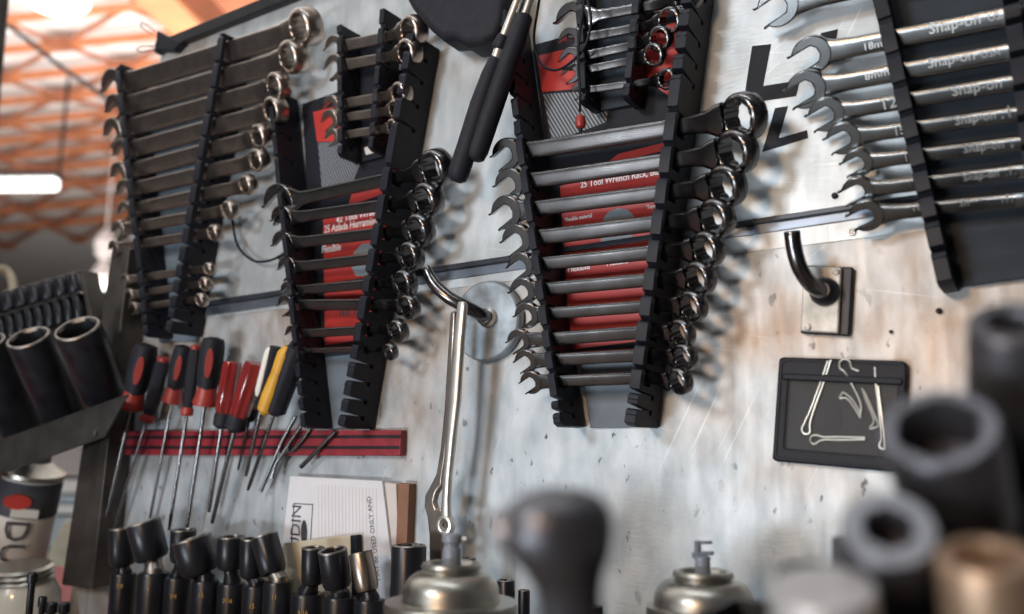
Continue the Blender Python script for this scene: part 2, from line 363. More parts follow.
# ------------------------------------------------------------------ wrenches
def sup(w, t, n=12, e=4.5):
    out = []
    for k in range(n * 2):
        a = 2 * PI * (k + .5) / (n * 2); c, s = math.cos(a), math.sin(a)
        out.append((math.copysign(abs(c) ** (2 / e), c) * w / 2, math.copysign(abs(s) ** (2 / e), s) * t / 2))
    return out
def wrench(name, label, group, A, hr, Bp, rr, w, m, h=.027, jaw=27, tilt=20, roll=3, lean=22, dz=.009, ringh=.85, marks=(), ring_in=.70):
    pa = wp(A[0], A[1], h); pb = wp(Bp[0], Bp[1], h + dz)
    ra, rb, ww = hr * mpp(pa), rr * mpp(pb), w * mpp((pa + pb) / 2)
    ex = Vector((pb.x - pa.x, 0, pb.z - pa.z)); Ln = ex.length; ex.normalize(); ez = OUT; ey = ez.cross(ex); cl_, sl_ = math.cos(R(lean)), math.sin(R(lean)); ey, ez = ey * cl_ + ez * sl_, ez * cl_ - ey * sl_
    def W(x, y, z): return pa + ex * x + ey * y + ez * z
    t = thing(name, label, 'wrench', pa, group)
    th = max(.0028, min(.010, ra * .52)); ts = max(.0022, min(.0085, ww * .52))
    # open end
    ja = R(180 + jaw); ca, sa_ = math.cos(ja), math.sin(ja)
    def J(u, v): return (u * ca - v * sa_, u * sa_ + v * ca)
    pl = []
    for k in range(29):
        a = R(34 + (326 - 34) * k / 28); pl.append((ra * math.cos(a), ra * math.sin(a) * (.94 if abs(math.cos(a)) < .9 else 1)))
    pl += [(ra * 1.08, -ra * .60), (ra * 1.06, -ra * .44), (ra * .2, -ra * .44), (-ra * .20, -ra * .42), (-ra * .38, -ra * .16),
           (-ra * .38, ra * .16), (-ra * .20, ra * .42), (ra * .2, ra * .44), (ra * 1.06, ra * .44), (ra * 1.08, ra * .60)]
    b = prism(B(), [W(*J(u, v), -th / 2) for u, v in pl], ez * th)
    obj('open_end', b, m, t, ang=30, bevel=min(.0014, th * .25), seg=2)
    # shank
    secs = [(ra * .62, ra * 1.35, th * .9, 0), (ra * 1.0, ra * 1.15, th * .92, 0), (ra * 1.45, ww * 1.12, ts * 1.05, 0), (ra * 2.1, ww, ts, 0),
            (Ln * .5, ww * .97, ts * .95, 0), (Ln - rb * 3.0, ww * .95, ts, 0), (Ln - rb * 2.2, ww * .98, ts * 1.1, dz * .12),
            (Ln - rb * 1.6, max(ww * 1.08, rb * .95), ts * 1.35, dz * .55), (Ln - rb * 1.15, rb * 1.32, ts * 1.6, dz * .9), (Ln - rb * .86, rb * 1.42, ts * 1.7, dz)]
    b = B()
    loft(b, [[W(x, y, z + zo) for y, z in sup(wd, tk)] for x, wd, tk, zo in secs])
    sh = obj('shank', b, m, t, ang=40)
    # box end
    tl = R(tilt); ax = (ez * math.cos(tl) - ex * math.sin(tl) - ey * math.sin(R(roll))).normalized(); ux = (ex - ax * ex.dot(ax)).normalized(); uy = ax.cross(ux); cc = W(Ln, 0, dz)
    hh = rb * ringh; seg = 48; loops = []
    prof = [(ring_in, -.5), (ring_in, .5), (ring_in + .05, .54), (.90, .5), (.985, .36), (1, 0), (.985, -.36), (.90, -.5), (ring_in + .05, -.54)]
    bm = B(); rings = []
    for r_, z_ in prof:
        lp = []
        for k in range(seg):
            a = 2 * PI * k / seg; f = r_ * (1 + (.045 * math.cos(12 * a) if r_ == ring_in else 0))
            lp.append(bm.verts.new(cc + ux * (rb * f * math.cos(a)) + uy * (rb * f * math.sin(a)) + ax * (hh * z_)))
        rings.append(lp)
    for i in range(len(rings)):
        a, c = rings[i], rings[(i + 1) % len(rings)]
        for k in range(seg): bm.faces.new((a[k], a[(k + 1) % seg], c[(k + 1) % seg], c[k]))
    obj('box_end', bm, m, t, ang=45)
    for body, q0, q1, hs in marks:                             # raised lettering: from pixel q0 to q1 on the shank's face
        up_ = ez * (ts * .5 + (.0012 if q0[0] > 975 else .0002)) - ey * (ww * .10)
        text('lettering', body, wp(*q0, h) + up_, wp(*q1, h) + up_, 'letter', sh, ez, hs, .0006)
    t['_line'] = [pa.x, pa.z, pb.x, pb.z, ww * cl_ + ts * sl_, h, ts * cl_ + ww * sl_]
    return t

# ------------------------------------------------------------------ racks
def cross(l, T, Bt):
    x1, z1, x2, z2 = l[:4]; x3, z3, x4, z4 = Bt.x, Bt.z, T.x, T.z
    d = (x1 - x2) * (z3 - z4) - (z1 - z2) * (x3 - x4)
    u = ((x1 - x3) * (z1 - z2) - (z1 - z3) * (x1 - x2)) / d
    return u
def rail(root, top, bot, lines, h0=.003, hmax=.038, thick=.007, spare=(), hm=.025, seat=.020, m='rail'):
    T, Bt = wp(*top, hm), wp(*bot, hm); T.y = Bt.y = 0
    d = (T - Bt); Ln = d.length; d.normalize(); perp = Vector((d.z, 0, -d.x))
    sl = []
    for l in lines:
        u = cross(l, T, Bt)
        if -.02 < u < 1.02: sl.append((u * Ln, l[4] * .5 + .0007, l[5] - l[6] / 2 - .0006, l[6] + .0012))
    for q in spare:
        S = wp(*q, hm); S.y = 0; sl.append(((S - Bt).dot(d), .0022, seat, .004))
    sl.sort(); pts = [(0, h0)]; cur = 0.; fr = hmax
    keep = []
    for q in sl:
        if not keep or q[0] - keep[-1][0] > keep[-1][1] + q[1] + .0012: keep.append(q)
    pts.append((0, hmax - .006)); pts.append((min(.003, Ln), hmax)); lim = .003
    for k, (s, g, st, tk) in enumerate(keep):
        nxt = keep[k + 1][0] - keep[k + 1][1] if k + 1 < len(keep) else Ln
        fz = st + tk + .0008; hm_ = max(hmax, fz + .005)
        a = s - g; tip = min(s + g * 1.0, Ln)
        gap = max(.0006, min(.0035, (nxt - (s + g)) * .5))
        y0 = max(lim, a - .001)
        pts += [(y0, hm_ - .0006), (max(y0, tip - .005), hm_), (max(y0, tip - .0015), hm_ - .0009), (tip, hm_ - .0035), (tip - .0004, fz + .0004), (a, fz), (a, st), (s + g, st), (s + g, fz), (s + g + gap, hm_ - .003), (s + g + gap + .0006, hm_ - .0006)]
        lim = s + g + gap + .0008
    pts += [(max(Ln, lim), hmax), (max(Ln, lim), h0)]
    cl = [pts[0]]
    for q in pts[1:]:
        if abs(q[0] - cl[-1][0]) + abs(q[1] - cl[-1][1]) > 1e-5: cl.append(q)
    b = prism(B(), [Bt + d * s + OUT * hh - perp * thick / 2 for s, hh in cl], perp * thick)
    return obj('side_rail', b, m, root, ang=30, bevel=.0006, seg=1)
def LN(ws): return [list(w['_line']) for w in ws]
def rack(label, loc_px, group=None):
    return thing('wrench_rack', label, 'rack', wp(*loc_px, 0), group)
def ordn(i, n): return 'topmost' if i == 0 else ('lowest' if i == n - 1 else ords[i])

# rack beside the binder clip
R1 = [((115, 87), 19, (306, 24), 19, 17), ((117, 109), 16, (294, 54), 17, 16), ((115, 132), 15, (279, 83), 14, 15), ((124, 152), 14, (276, 107), 14, 14),
      ((121, 174), 13, (262, 133), 12.5, 13), ((127, 191), 13, (260, 157), 12, 12), ((127, 211), 11, (249, 182), 10.5, 11), ((120, 230), 10, (231, 207), 10, 9.5),
      ((115, 248), 8.5, (216, 230), 9, 8), ((126, 280), 7, (210, 266), 7, 6.5), ((130, 295), 7, (206, 281), 7.5, 6), ((134, 308), 7, (202, 297), 7.5, 5.5)]
ws1 = []
for i, (A, hr, Bp, rr, w) in enumerate(R1):
    ws1.append(wrench('combination_wrench', f'{ordn(i, 12)} steel wrench from the top in the rack beside the binder clip' if 0 < i < 11 else f'{ordn(i, 12)} steel wrench in the rack beside the binder clip',
                      'wrenches in the rack by the binder clip', A, hr, Bp, rr, w * 1.28, 'steel_brown', h=.033, tilt=12, ringh=1.0))
rk = rack('black plastic wrench rack at the panel edge beside the binder clip', (170, 345))
l1 = LN(ws1)
obj('back_plate', slab([(143, 90), (238, 58), (196, 341), (158, 342)], .001, .005), 'plate', rk, bevel=.0008)
rail(rk, (131, 70), (158, 337), l1, spare=[(156, 318), (158, 328)], thick=.010, hmax=.044)
rail(rk, (237, 41), (184, 335), l1, spare=[(190, 250), (186, 312), (184, 324)], thick=.012, hmax=.050)

# rack with the red card above the screwdrivers
R2 = [((281, 203), 21, (437, 165), 20, 12), ((284, 219), 15, (429, 196), 18, 10.5), ((285, 244), 15, (421, 226), 17, 10.5), ((289, 268), 13, (412, 252), 15, 10),
      ((290, 291), 11, (406, 279), 14, 9), ((288, 305), 12, (410, 303), 13, 10.5), ((294, 334), 10, (399, 327), 12, 8.5), ((296, 351), 9, (391, 348), 9, 5)]
ws2 = []
for i, (A, hr, Bp, rr, w) in enumerate(R2):
    ws2.append(wrench('combination_wrench', (f'{ordn(i, 8)} wrench from the top' if 0 < i < 7 else f'{ordn(i, 8)} wrench') + ' in the red-card rack above the yellow screwdriver',
                      'wrenches in the rack above the screwdrivers', A, hr, Bp, rr, w * 1.15, 'steel_dark', h=.034, tilt=18))
l2 = LN(ws2)
rk2 = rack('black wrench rack with a red card, hanging above the yellow screwdriver', (335, 430))
obj('back_plate', slab([(309, 102), (424, 62), (362, 428), (327, 429)], .001, .004), 'plate', rk2, bevel=.0006)
cd = obj('card', slab([(302, 104), (424, 62), (372, 352), (317, 358)], .004, .0046), 'card', rk2)
obj('red_panel', slab([(313, 112), (424, 84), (412, 138), (317, 142)], .0046, .0049), 'red', cd)
obj('striped_panel', slab([(318, 143), (370, 138), (352, 184), (322, 190)], .0046, .0049), 'stripes', cd)
obj('red_panel', slab([(352, 193), (408, 172), (406, 186), (348, 206)], .0046, .0049), 'red', cd)
obj('red_panel', slab([(323, 216), (402, 200), (374, 338), (325, 345)], .0046, .0049), 'red', cd)
obj('grey_emblem', slab([(354, 252), (362, 244), (372, 243), (378, 250), (374, 268), (366, 276), (356, 276), (350, 264)], .0049, .0052), 'grey_ink', cd)
for body, q0, q1, hs in (('42 Tool Wrench Rack', (336, 223), (399, 210), 1.0), ('25 Azlada Herramienta Lla', (324, 233), (392, 221), 1.3), ('Flexible', (322, 253), (341, 250), 1.2), ('IIII II II', (340, 316), (367, 313), 1.5)):
    text('card_text', body, wp(*q0, .0049), wp(*q1, .0049), 'white_ink' if body[0] != 'I' else 'ink', cd, OUT, hs, bold=.018)
rail(rk2, (282, 95), (317, 428), l2, spare=[(284, 112), (286, 140), (287, 165), (311, 366), (313, 383), (315, 400), (316, 415)], hmax=.046)
rail(rk2, (424, 42), (356, 428), l2, spare=[(422, 60), (418, 82), (413, 106), (408, 130), (368, 366), (364, 384), (361, 402), (358, 418)], thick=.010, hmax=.049)

# big rack in the middle
R3 = [((508, 154), 17, (744, 111), 25, 15.5), ((511, 184), 17, (737, 146), 23.5, 14.5), ((508, 212), 18, (727, 180), 22, 14), ((518, 240), 17, (717, 212), 20.5, 14),
      ((522, 266), 15, (708, 243), 19, 12.5), ((524, 291), 15, (700, 272), 18, 12), ((528, 315), 14, (693, 300), 16.5, 11), ((520, 341), 13.5, (682, 327), 15, 12),
      ((527, 361), 13, (685, 351), 14.5, 11.5), ((532, 382), 12.5, (680, 375), 14.5, 11)]
ws3 = []
for i, (A, hr, Bp, rr, w) in enumerate(R3):
    mk = [('MILLER', (585, 143), (610, 138), 1.1)] if False else []
    ws3.append(wrench('combination_wrench', (f'{ordn(i, 10)} wrench from the top' if 0 < i < 9 else f'{ordn(i, 10)} wrench') + ' in the big rack lettered 25 Tool Wrench Rack',
                      'wrenches in the big middle rack', A, hr, Bp, rr, w * 1.2, 'steel_dark', h=.036, tilt=28, dz=.012, ringh=.8))
l3 = LN(ws3)
rk3 = rack('big black wrench rack with red card lettered 25 Tool Wrench Rack', (615, 428))
obj('back_plate', slab([(532, 50), (701, 6), (644, 427), (590, 428)], .001, .004), 'plate', rk3, bevel=.0006)
cd = obj('card', slab([(533, 45), (702, 0), (655, 352), (572, 358)], .004, .0046), 'card', rk3)
obj('red_panel', slab([(537, 56), (702, 16), (692, 78), (542, 92)], .0046, .0049), 'red', cd)
obj('red_stripe', slab([(650, 82), (662, 82), (694, 104), (692, 114)], .0046, .0049), 'red', cd)
obj('striped_panel', slab([(543, 94), (612, 90), (606, 122), (552, 142)], .0046, .0049), 'stripes', cd)
obj('red_panel', slab([(618, 154), (682, 138), (680, 147), (606, 164)], .0046, .0049), 'red', cd)
obj('red_panel', slab([(560, 186), (676, 160), (648, 340), (570, 350)], .0046, .0049), 'red', cd)
obj('grey_emblem', slab([(603, 219), (608, 212), (618, 208), (628, 210), (634, 216), (632, 242), (600, 248)], .0049, .0052), 'grey_ink', cd)
for body, q0, q1, hs in (('25 Tool Wrench Rack, Black', (580.5, 188), (667, 173), 1.25), ('*Flexible material', (564, 222), (592, 217), 1.3), ('*Soporte', (646, 209), (660, 206.5), 1.3), ('Flexible', (568, 272), (590, 269), 1.2), ('Flexible', (607, 266), (628, 263), 1.2)):
    text('card_text', body, wp(*q0, .0049), wp(*q1, .0049), 'white_ink', cd, OUT, hs, bold=.018)
rail(rk3, (514, 20), (570, 427), l3, spare=[(517, 40), (520, 62), (523, 84), (527, 106), (530, 128), (567, 404), (568, 416)], thick=.0075, hmax=.048)
rail(rk3, (702, -25), (642, 427), l3, spare=[(699, 0), (696, 22), (694, 44), (690, 66), (687, 86), (645, 397), (643, 412)], thick=.010, hmax=.051)

# small rack hanging in front of the big one
R4 = [((574, 20), 19, (688, -6), 15, 11), ((571, 40), 13, (671, 17), 14, 10), ((571, 59), 12, (661, 35), 13, 10), ((572, 73), 10.5, (655, 51), 12, 9), ((580, 91), 9, (668, 75), 11, 8)]
ws4 = []
for i, (A, hr, Bp, rr, w) in enumerate(R4):
    ws4.append(wrench('stubby_wrench', (f'{ordn(i, 5)} short wrench from the top' if 0 < i < 4 else f'{ordn(i, 5)} short wrench') + ' in the small rack behind the black cord',
                      'short wrenches in the small rack behind the cord', A, hr, Bp, rr, w, 'steel_dark', h=.030, tilt=10))
rk = rack('small dark wrench rack behind the hanging black cord', (610, 105))
obj('back_plate', slab([(586, -25), (650, -42), (634, 104), (594, 112)], .007, .010), 'plate_dark', rk, bevel=.0006)
rail(rk, (585, -25), (590, 108), LN(ws4), h0=.009, hmax=.040, seat=.024, spare=[(589, 100)])
rail(rk, (648, -40), (632, 104), LN(ws4), h0=.009, hmax=.040, seat=.024, spare=[(634, 90)])
# small rack of stubby wrenches over the striped card
R5 = [((336, 48), 13, (414, 27), 15.5, 11.5), ((336, 67), 13, (410, 49), 14, 11), ((332, 106), 11, (402, 90), 12, 10.5), ((331, 120), 11, (398, 106), 10.5, 9.5), ((333, 137), 9, (395, 124), 9, 9)]
ws5 = []
for i, (A, hr, Bp, rr, w) in enumerate(R5):
    ws5.append(wrench('stubby_wrench', (f'{ordn(i, 5)} stubby wrench from the top' if 0 < i < 4 else f'{ordn(i, 5)} stubby wrench') + ' in the small rack above the striped card',
                      'stubby wrenches above the striped card', A, hr, Bp, rr, w, 'steel_brown', h=.030, tilt=14, ringh=1.0))
rk = rack('small black rack of stubby wrenches above the grey striped card', (362, 162))
obj('back_plate', slab([(353, 44), (396, 30), (384, 156), (354, 164)], .007, .010), 'card', rk, bevel=.0006)
rail(rk, (349, 31), (350, 160), LN(ws5), h0=.009, hmax=.042, seat=.024, spare=[(350, 82), (350, 150)])
rail(rk, (392, 15), (380, 154), LN(ws5), h0=.009, hmax=.042, seat=.024, spare=[(387, 72), (381, 142)])
obj('price_label', slab([(364, 148), (374, 144), (376, 152), (366, 155)], .010, .0108), 'cream', rk)

# rack of lettered wrenches above the pouch
R6 = [((779, 6), 21, (1070, -66), 22, 17, ()), ((812, 55), 20, (1075, -2), 22, 17, (('18mm', (866, 47.5), (892, 41.5), .9), ('Snap-on', (930, 31.5), (981, 20.5), 1.05), ('USA', (989, 18.5), (1009, 14), 1.15))),
      ((807, 89), 20, (1076, 35), 21, 15.5, (('8mm', (866, 77.5), (890, 72), .8), ('Snap-on', (929, 65.5), (975, 56.5), 1.05), ('USA', (982, 55.5), (1001, 51.5), 1.0))),
      ((827, 114), 18, (1080, 67), 19, 14, (('12', (885, 107), (898, 104), 1.), ('Snap-on', (953, 93.5), (1002, 84.5), 1.0))),
      ((844, 138), 17, (1080, 101), 18, 13, (('15', (897, 133), (906, 131), 1.1), ('Snap-on', (956, 122.5), (996, 116), 1.1), ('.1', (1002, 116), (1011, 114), 1.))),
      ((858, 163), 15, (1080, 132), 17, 12.5, (('14', (907, 159.5), (914, 158), 1.2), ('Snap-on', (964, 150.5), (1004, 145), 1.05), ('.', (1011, 144.5), (1014, 144), 1.))),
      ((858, 191), 16, (1076, 161), 17, 12.5, (('Snap-on', (964, 178.5), (999, 173.5), 1.0), ('.1.', (1006, 173), (1016, 171.5), 1.))),
      ((867, 215), 17, (1072, 191.5), 17, 13, (('10', (914, 208.5), (923, 207.3), .7), ('Snap-on', (960, 203.5), (995, 199.5), 1.0), ('.1.', (1002, 199), (1013, 197.8), 1.)))]
ws6 = []
for i, (A, hr, Bp, rr, w, mk) in enumerate(R6):
    ws6.append(wrench('combination_wrench', (f'{ordn(i, 8)} lettered chrome wrench from the top' if 0 < i < 7 else f'{ordn(i, 8)} chrome wrench') + ' in the dark rack above the black pouch',
                      'lettered wrenches in the rack above the pouch', A, hr, Bp, rr, w * 1.2, 'chrome', h=.028, jaw=22, lean=30, marks=mk))
rk = rack('dark slanted wrench rack with grey plate, above the black pouch', (970, 288))
obj('back_plate', slab([(868, -70), (1085, -110), (1085, 270), (952, 288)], .004, .008), 'plate_dark', rk, bevel=.0008)
rail(rk, (868, -60), (948, 288), LN(ws6), hmax=.041, thick=.010, seat=.022, spare=[(935, 228), (941, 258)])
rail(rk, (1012, 10), (1048, 285), LN(ws6), hmax=.058, thick=.010, seat=.022, hm=.045)

# ------------------------------------------------------------------ fixtures on the wall
def plate_thing(name, label, cat, pix, h0, h1, m, bevel=.0005):
    return tag(obj(name, slab(pix, h0, h1), m, bevel=bevel), label, cat)
t = thing('tool_rail', 'long dark metal rail screwed across the panel behind the wrench racks', 'rail', wp(520, 262, 0))
def along(x, off): q = wp(530, 254 + off, .002); d = (wp(848, 206.5 + off, .002) - wp(213, 301 + off, .002)).normalized(); return q + d * ((wp(x, 254, .002).x - q.x) / d.x)
def strip(o0, o1, h0, h1, x0=128, x1=1120):
    a, b_, c, d = along(x0, o0), along(x1, o0), along(x1, o1), along(x0, o1)
    f = Vector((0, -(h1 - .002), 0)); return prism(B(), [q + f for q in (a, b_, c, d)], OUT * (h0 - h1))
obj('flange', strip(0, 5, .0014, .008), 'railbar', t, bevel=.0006)
obj('web', strip(5, 14, .0014, .0035), 'railface', t, bevel=.0004)
# flat black marks on the sheet
for i, (pix, lab) in enumerate([([(752, 46), (771, 44), (763, 86), (745, 92)], 'upright black strip on the bare sheet beside the largest ring ends'),
                 ([(763, 86), (800, 80), (796, 96), (742, 104), (745, 92)], 'flat black strip below the upright one, beside the largest ring ends'),
                 ([(821, 33), (838, 29), (836, 39), (820, 37)], 'tiny black mark above the lettered wrench stamped 18mm'),
                 ([(775, 108), (788, 106), (778, 140), (765, 142)], 'short upright black strip beneath the flat one'),
                 ([(765, 142), (807, 130), (808, 138), (762, 152)], 'thin flat black strip lowest on the bare sheet')]):
    tag(obj('black_strip', slab(pix, .0014, .0019), 'card'), lab, 'tape', 'black strips on the bare sheet')
def screw(px, py, rp, lab, cat, hole=False, washer=False):
    P = wp(px, py, .0014); r_ = rp * mpp(P)
    if washer:
        b = B(); prof = [(r_ * .5, .0), (r_ * .5, .0012), (r_ * .62, .0018), (r_ * .9, .0018), (r_, .0012), (r_, 0)]
        t = thing('washer', lab, cat, P)
        obj('ring', lathe(b, prof, P, OUT, 24), 'steel_dark', t); obj('core', lathe(B(), [(r_ * .55, 0), (r_ * .5, .001), (0, .0014)], P, OUT, 20), 'white_pl', t)
    else:
        b = lathe(B(), [(r_, 0), (r_ * .95, .002), (r_ * .6, .0032), (0, .0034)], P, OUT, 20); tag(obj('screw', b, 'blk'), lab, cat)
screw(835, 196, 3.2, 'small round black screw head at the jaw tip of a lettered wrench', 'screw')
screw(852, 232, 4.2, 'small round washer with pale centre just below the tool rail', 'washer', washer=True)
screw(939, 311, 3.0, 'small dull rivet on the bare sheet beneath the dark rack', 'rivet')
screw(891, 332, 1.8, 'tiny dull rivet on the bare sheet above the black pouch', 'rivet')

# round base with hook, and what hangs on it
P = wp(491, 322, 0); rd = 41 * mpp(P)
t = thing('magnetic_hook', 'round scuffed grey base with a black hook, holding the long pliers', 'hook', P)
obj('base_disc', lathe(B(), [(rd * .98, .0015), (rd, .004), (rd * .97, .010), (rd * .93, .0115), (0, .0118)], P, OUT, 48), 'disc', t)
nq = wp(489, 318, .012)
obj('boss', lathe(B(), [(.010, 0), (.010, .004), (.0075, .0055), (.0075, .011), (.004, .013)], nq, OUT, 24), 'can', t)
pth = smooth_path([nq, wp(482, 315, .026), wp(466, 307, .040), wp(448, 297, .050), wp(434, 283, .055), wp(426, 267, .058)], 6)
obj('hook_arm', tube(B(), pth, [.0065] * (len(pth) - 6) + [.006, .0055, .005, .005, .0045, .0035, .002], 14), 'steel_dark', t)
P = wp(459, 304, .050)
t = thing('long_pliers', 'long steel pliers hanging open-end up from the round hook, pale flat handle', 'pliers', P)
def ell(px, py, h, wpx, tk, up): q = wp(px, py, h); w = wpx * mpp(q); a, b_ = frame(up, OUT); return [q + a * y + b_ * z for y, z in sup(w, tk, 8, 2.6)]
ax_ = wp(463, 303, .05) - wp(447, 528, .05)
lp = [ell(x, y, hh, w, tk, ax_) for x, y, hh, w, tk in ((462.5, 302, .050, 9, .005), (462.5, 306, .050, 11.5, .007), (459, 340, .050, 13, .008), (455, 400, .049, 13.5, .008), (451, 440, .048, 11.5, .0075), (448, 475, .046, 9.5, .007), (446.5, 500, .045, 9.5, .007), (446, 514, .044, 12, .007), (446, 519, .044, 12, .007))]
obj('handle', loft(B(), lp), 'alu', t, ang=50)
q = wp(446, 525, .044); r_ = 9.5 * mpp(q); bm = B(); rings = []
for a_, z_ in ((.58, -.004), (.58, .004), (.7, .0045), (.95, .004), (1, .002), (1, -.002), (.95, -.004), (.7, -.0045)):
    rings.append([bm.verts.new(q + Vector((math.cos(2 * PI * k / 32) * r_ * a_, 0, math.sin(2 * PI * k / 32) * r_ * a_ * 1.05)) + OUT * z_) for k in range(32)])
for i in range(8):
    for k in range(32): bm.faces.new((rings[i][k], rings[i][(k + 1) % 32], rings[(i + 1) % 8][(k + 1) % 32], rings[(i + 1) % 8][k]))
obj('eye', bm, 'alu', t)
pix = [(450, 312), (455, 311), (452, 370), (449, 420), (445, 455), (442, 475), (441, 486), (438, 489), (435, 494), (433, 502), (435, 509), (440, 508), (443, 512), (443, 530), (441, 564), (429, 566), (429, 535), (427, 517), (424, 506), (425, 495), (430, 486), (436, 474), (440, 450), (444, 410), (447, 360)]
b = prism(B(), [wp(x, y, .043) for x, y in pix], OUT * -.008)
obj('jaw_arm', b, 'steel_brown', t, bevel=.0014, seg=3)
# plate with hook
t = thing('wall_hook', 'chipped white metal plate with a black hook, above the black pouch', 'hook', wp(825, 335, 0))
obj('back_plate', slab([(806, 265), (853, 267), (849, 336), (800, 333)], .0014, .007), 'darkmetal', t, bevel=.0012)
obj('face_plate', slab([(804, 266), (841, 267), (838, 333), (800, 331)], .007, .0125), 'plaque', t, bevel=.0012)
for sx, sy in ((808, 327), (836, 272)):
    q = wp(sx, sy, .0125); obj('screw', lathe(B(), [(.0028, 0), (.0024, .0014), (0, .0018)], q, OUT, 16), 'impact_worn', t)
pth = smooth_path([wp(826, 291, .012), wp(820, 291, .022), wp(808, 281, .036), wp(799, 266, .045), wp(794, 248, .050), wp(792, 231, .054)], 6)
obj('hook_arm', tube(B(), pth, [.0062] * (len(pth) - 1) + [.0055], 14), 'steel_dark', t)
obj('boss', lathe(B(), [(.0115, 0), (.0115, .003), (.009, .008), (.006, .0105), (0, .011)], wp(825, 292, .0125), OUT, 24), 'impact', t)
# thin wire loop
b = B(); pth = smooth_path([wp(232, 205, .012), wp(233, 225, .013), wp(238, 246, .014), (wp(252, 260, .014)), wp(268, 261, .014), wp(283, 254, .013), wp(292, 246, .012)], 7)
tag(obj('wire_loop', tube(b, pth, .0016, 8), 'blk'), 'thin black wire loop hanging on the panel between two wrench racks', 'wire')
# cord with red end
t = thing('pull_cord', 'thin black cord with a red bead, hanging over the small rack', 'cord', wp(580, 125, .05))
c1 = smooth_path([wp(584, -40, .052), wp(584, 0, .052), wp(580, 30, .054), wp(578, 62, .054), wp(580, 90, .050), wp(580, 112, .040)], 6)
c2 = smooth_path([wp(545, -30, .045), wp(538, 8, .045), wp(534, 40, .042), (wp(540, 62, .038)), wp(552, 70, .040), wp(566, 66, .046), wp(584, 48, .052), wp(591, 22, .054), wp(588, 2, .055), wp(582, -20, .052)], 6)
b = B(); tube(b, c1, .0013, 8); obj('strand', b, 'blk', t); b = B(); tube(b, c2, .0013, 8); obj('strand', b, 'blk', t)
q = wp(580.5, 122, .040); obj('bead', lathe(B(), [(.001, -.007), (.0045, -.005), (.0052, 0), (.0042, .005), (.001, .0075)], q, Vector((0, 0, 1)), 18), 'red_pl', t)
obj('tip', lathe(B(), [(.0012, -.013), (.0018, -.006)], q, Vector((0, 0, 1)), 10), 'blk', t)
# long rubber handled tools
def grip_tool(label, parts, h):
    t = thing('pry_bar', label, 'pry bar', wp(*parts[-1][1][-1][:2], h), 'rubber-gripped steel bars')
    for nm, pts, m in parts:
        pp = [wp(x, y, h) for x, y, _ in pts]; obj(nm, tube(B(), pp, [r * mpp(q) for q, (_, _, r) in zip(pp, pts)], 18), m, t, ang=45)
grip_tool('steel bar with black rubber grip and collar, its grip end lowest', [('rod', [(530, -30, 4.5), (518, 0, 4.5), (502, 42, 4.8)], 'alu'), ('collar', [(505, 36, 6.5), (504, 38, 7.5), (499, 48, 7.5), (498.5, 50, 6.5)], 'blk'),
     ('ferrule', [(500, 47, 5.5), (496, 60, 5.8)], 'alu'), ('grip', [(497, 58, 6), (496, 60, 7.5), (490, 75, 9), (480, 105, 10.5), (468, 145, 11), (459, 172, 11), (457, 179, 9.5), (456, 182, 5)], 'rubber')], .062)
grip_tool('steel bar with black rubber grip, its grip end higher, against the big rack', [('rod', [(539, -30, 4.2), (530, 0, 4.2), (523, 20, 4.4)], 'alu'), ('grip', [(524.5, 15, 7), (524, 17, 9), (517, 38, 10), (504, 75, 10.5), (490, 115, 11), (478, 150, 11), (475, 158, 9.5), (474, 161, 5)], 'rubber')], .058)
# bulky dark holder at the top
pts = [(398, -14), (410, 8), (427, 28), (440, 39), (452, 38), (464, 45), (478, 43), (494, 34), (500, 20), (506, -20), (490, -60), (420, -60)]
t = thing('mallet', 'bulky black rubber mallet head hanging at the top edge', 'mallet', wp(460, 40, .05))
obj('head', slab(pts, .012, .052), 'rubber', t, bevel=.008, seg=3)
obj('handle', tube(B(), [wp(470, -50, .03), wp(476, -150, .03)], .013, 14), 'wood', t)
# binder clip on the panel corner
t = thing('binder_clip', 'black binder clip with two wire loops on the corner of the panel', 'clip', wp(165, 45, .01))
obj('body', slab([(157, 30), (165, 35), (173, 39), (181, 42), (173, 50), (155, 49)], -.004, .014), 'blk', t, bevel=.0008)
for pp in ([(155, 31), (148, 26), (142, 22), (141, 26), (145, 30), (153, 34)], [(155, 46), (146, 46), (139, 47), (137, 50), (142, 52), (154, 49)]):
    obj('wire_handle', tube(B(), smooth_path([wp(x, y, .006) for x, y in pp], 5), .0009, 8), 'steel_dark', t)
# pouch with cotter pins
def bil(c, u, v, h):
    (x0, y0), (x1, y1), (x2, y2), (x3, y3) = c
    return wp((x0 * (1 - u) + x1 * u) * (1 - v) + (x3 * (1 - u) + x2 * u) * v, (y0 * (1 - u) + y1 * u) * (1 - v) + (y3 * (1 - u) + y2 * u) * v, h)
pc = [(779, 357), (907, 361), (903, 473), (772, 461)]
t = thing('vinyl_pouch', 'black vinyl pouch with a clear window holding cotter pins', 'pouch', bil(pc, .5, 1, 0))
def rrect(u0, v0, u1, v1, r, h, n=5):
    out = []
    for cx, cy, a0 in ((u1 - r, v0 + r, -90), (u1 - r, v1 - r, 0), (u0 + r, v1 - r, 90), (u0 + r, v0 + r, 180)):
        for k in range(n + 1):
            a = R(a0 + 90 * k / n); out.append(bil(pc, cx + r * math.cos(a), cy + r * math.sin(a), h))
    return out
obj('backing', prism(B(), rrect(0, 0, 1, 1, .04, .0045), OUT * -.003), 'blk', t, bevel=.001)
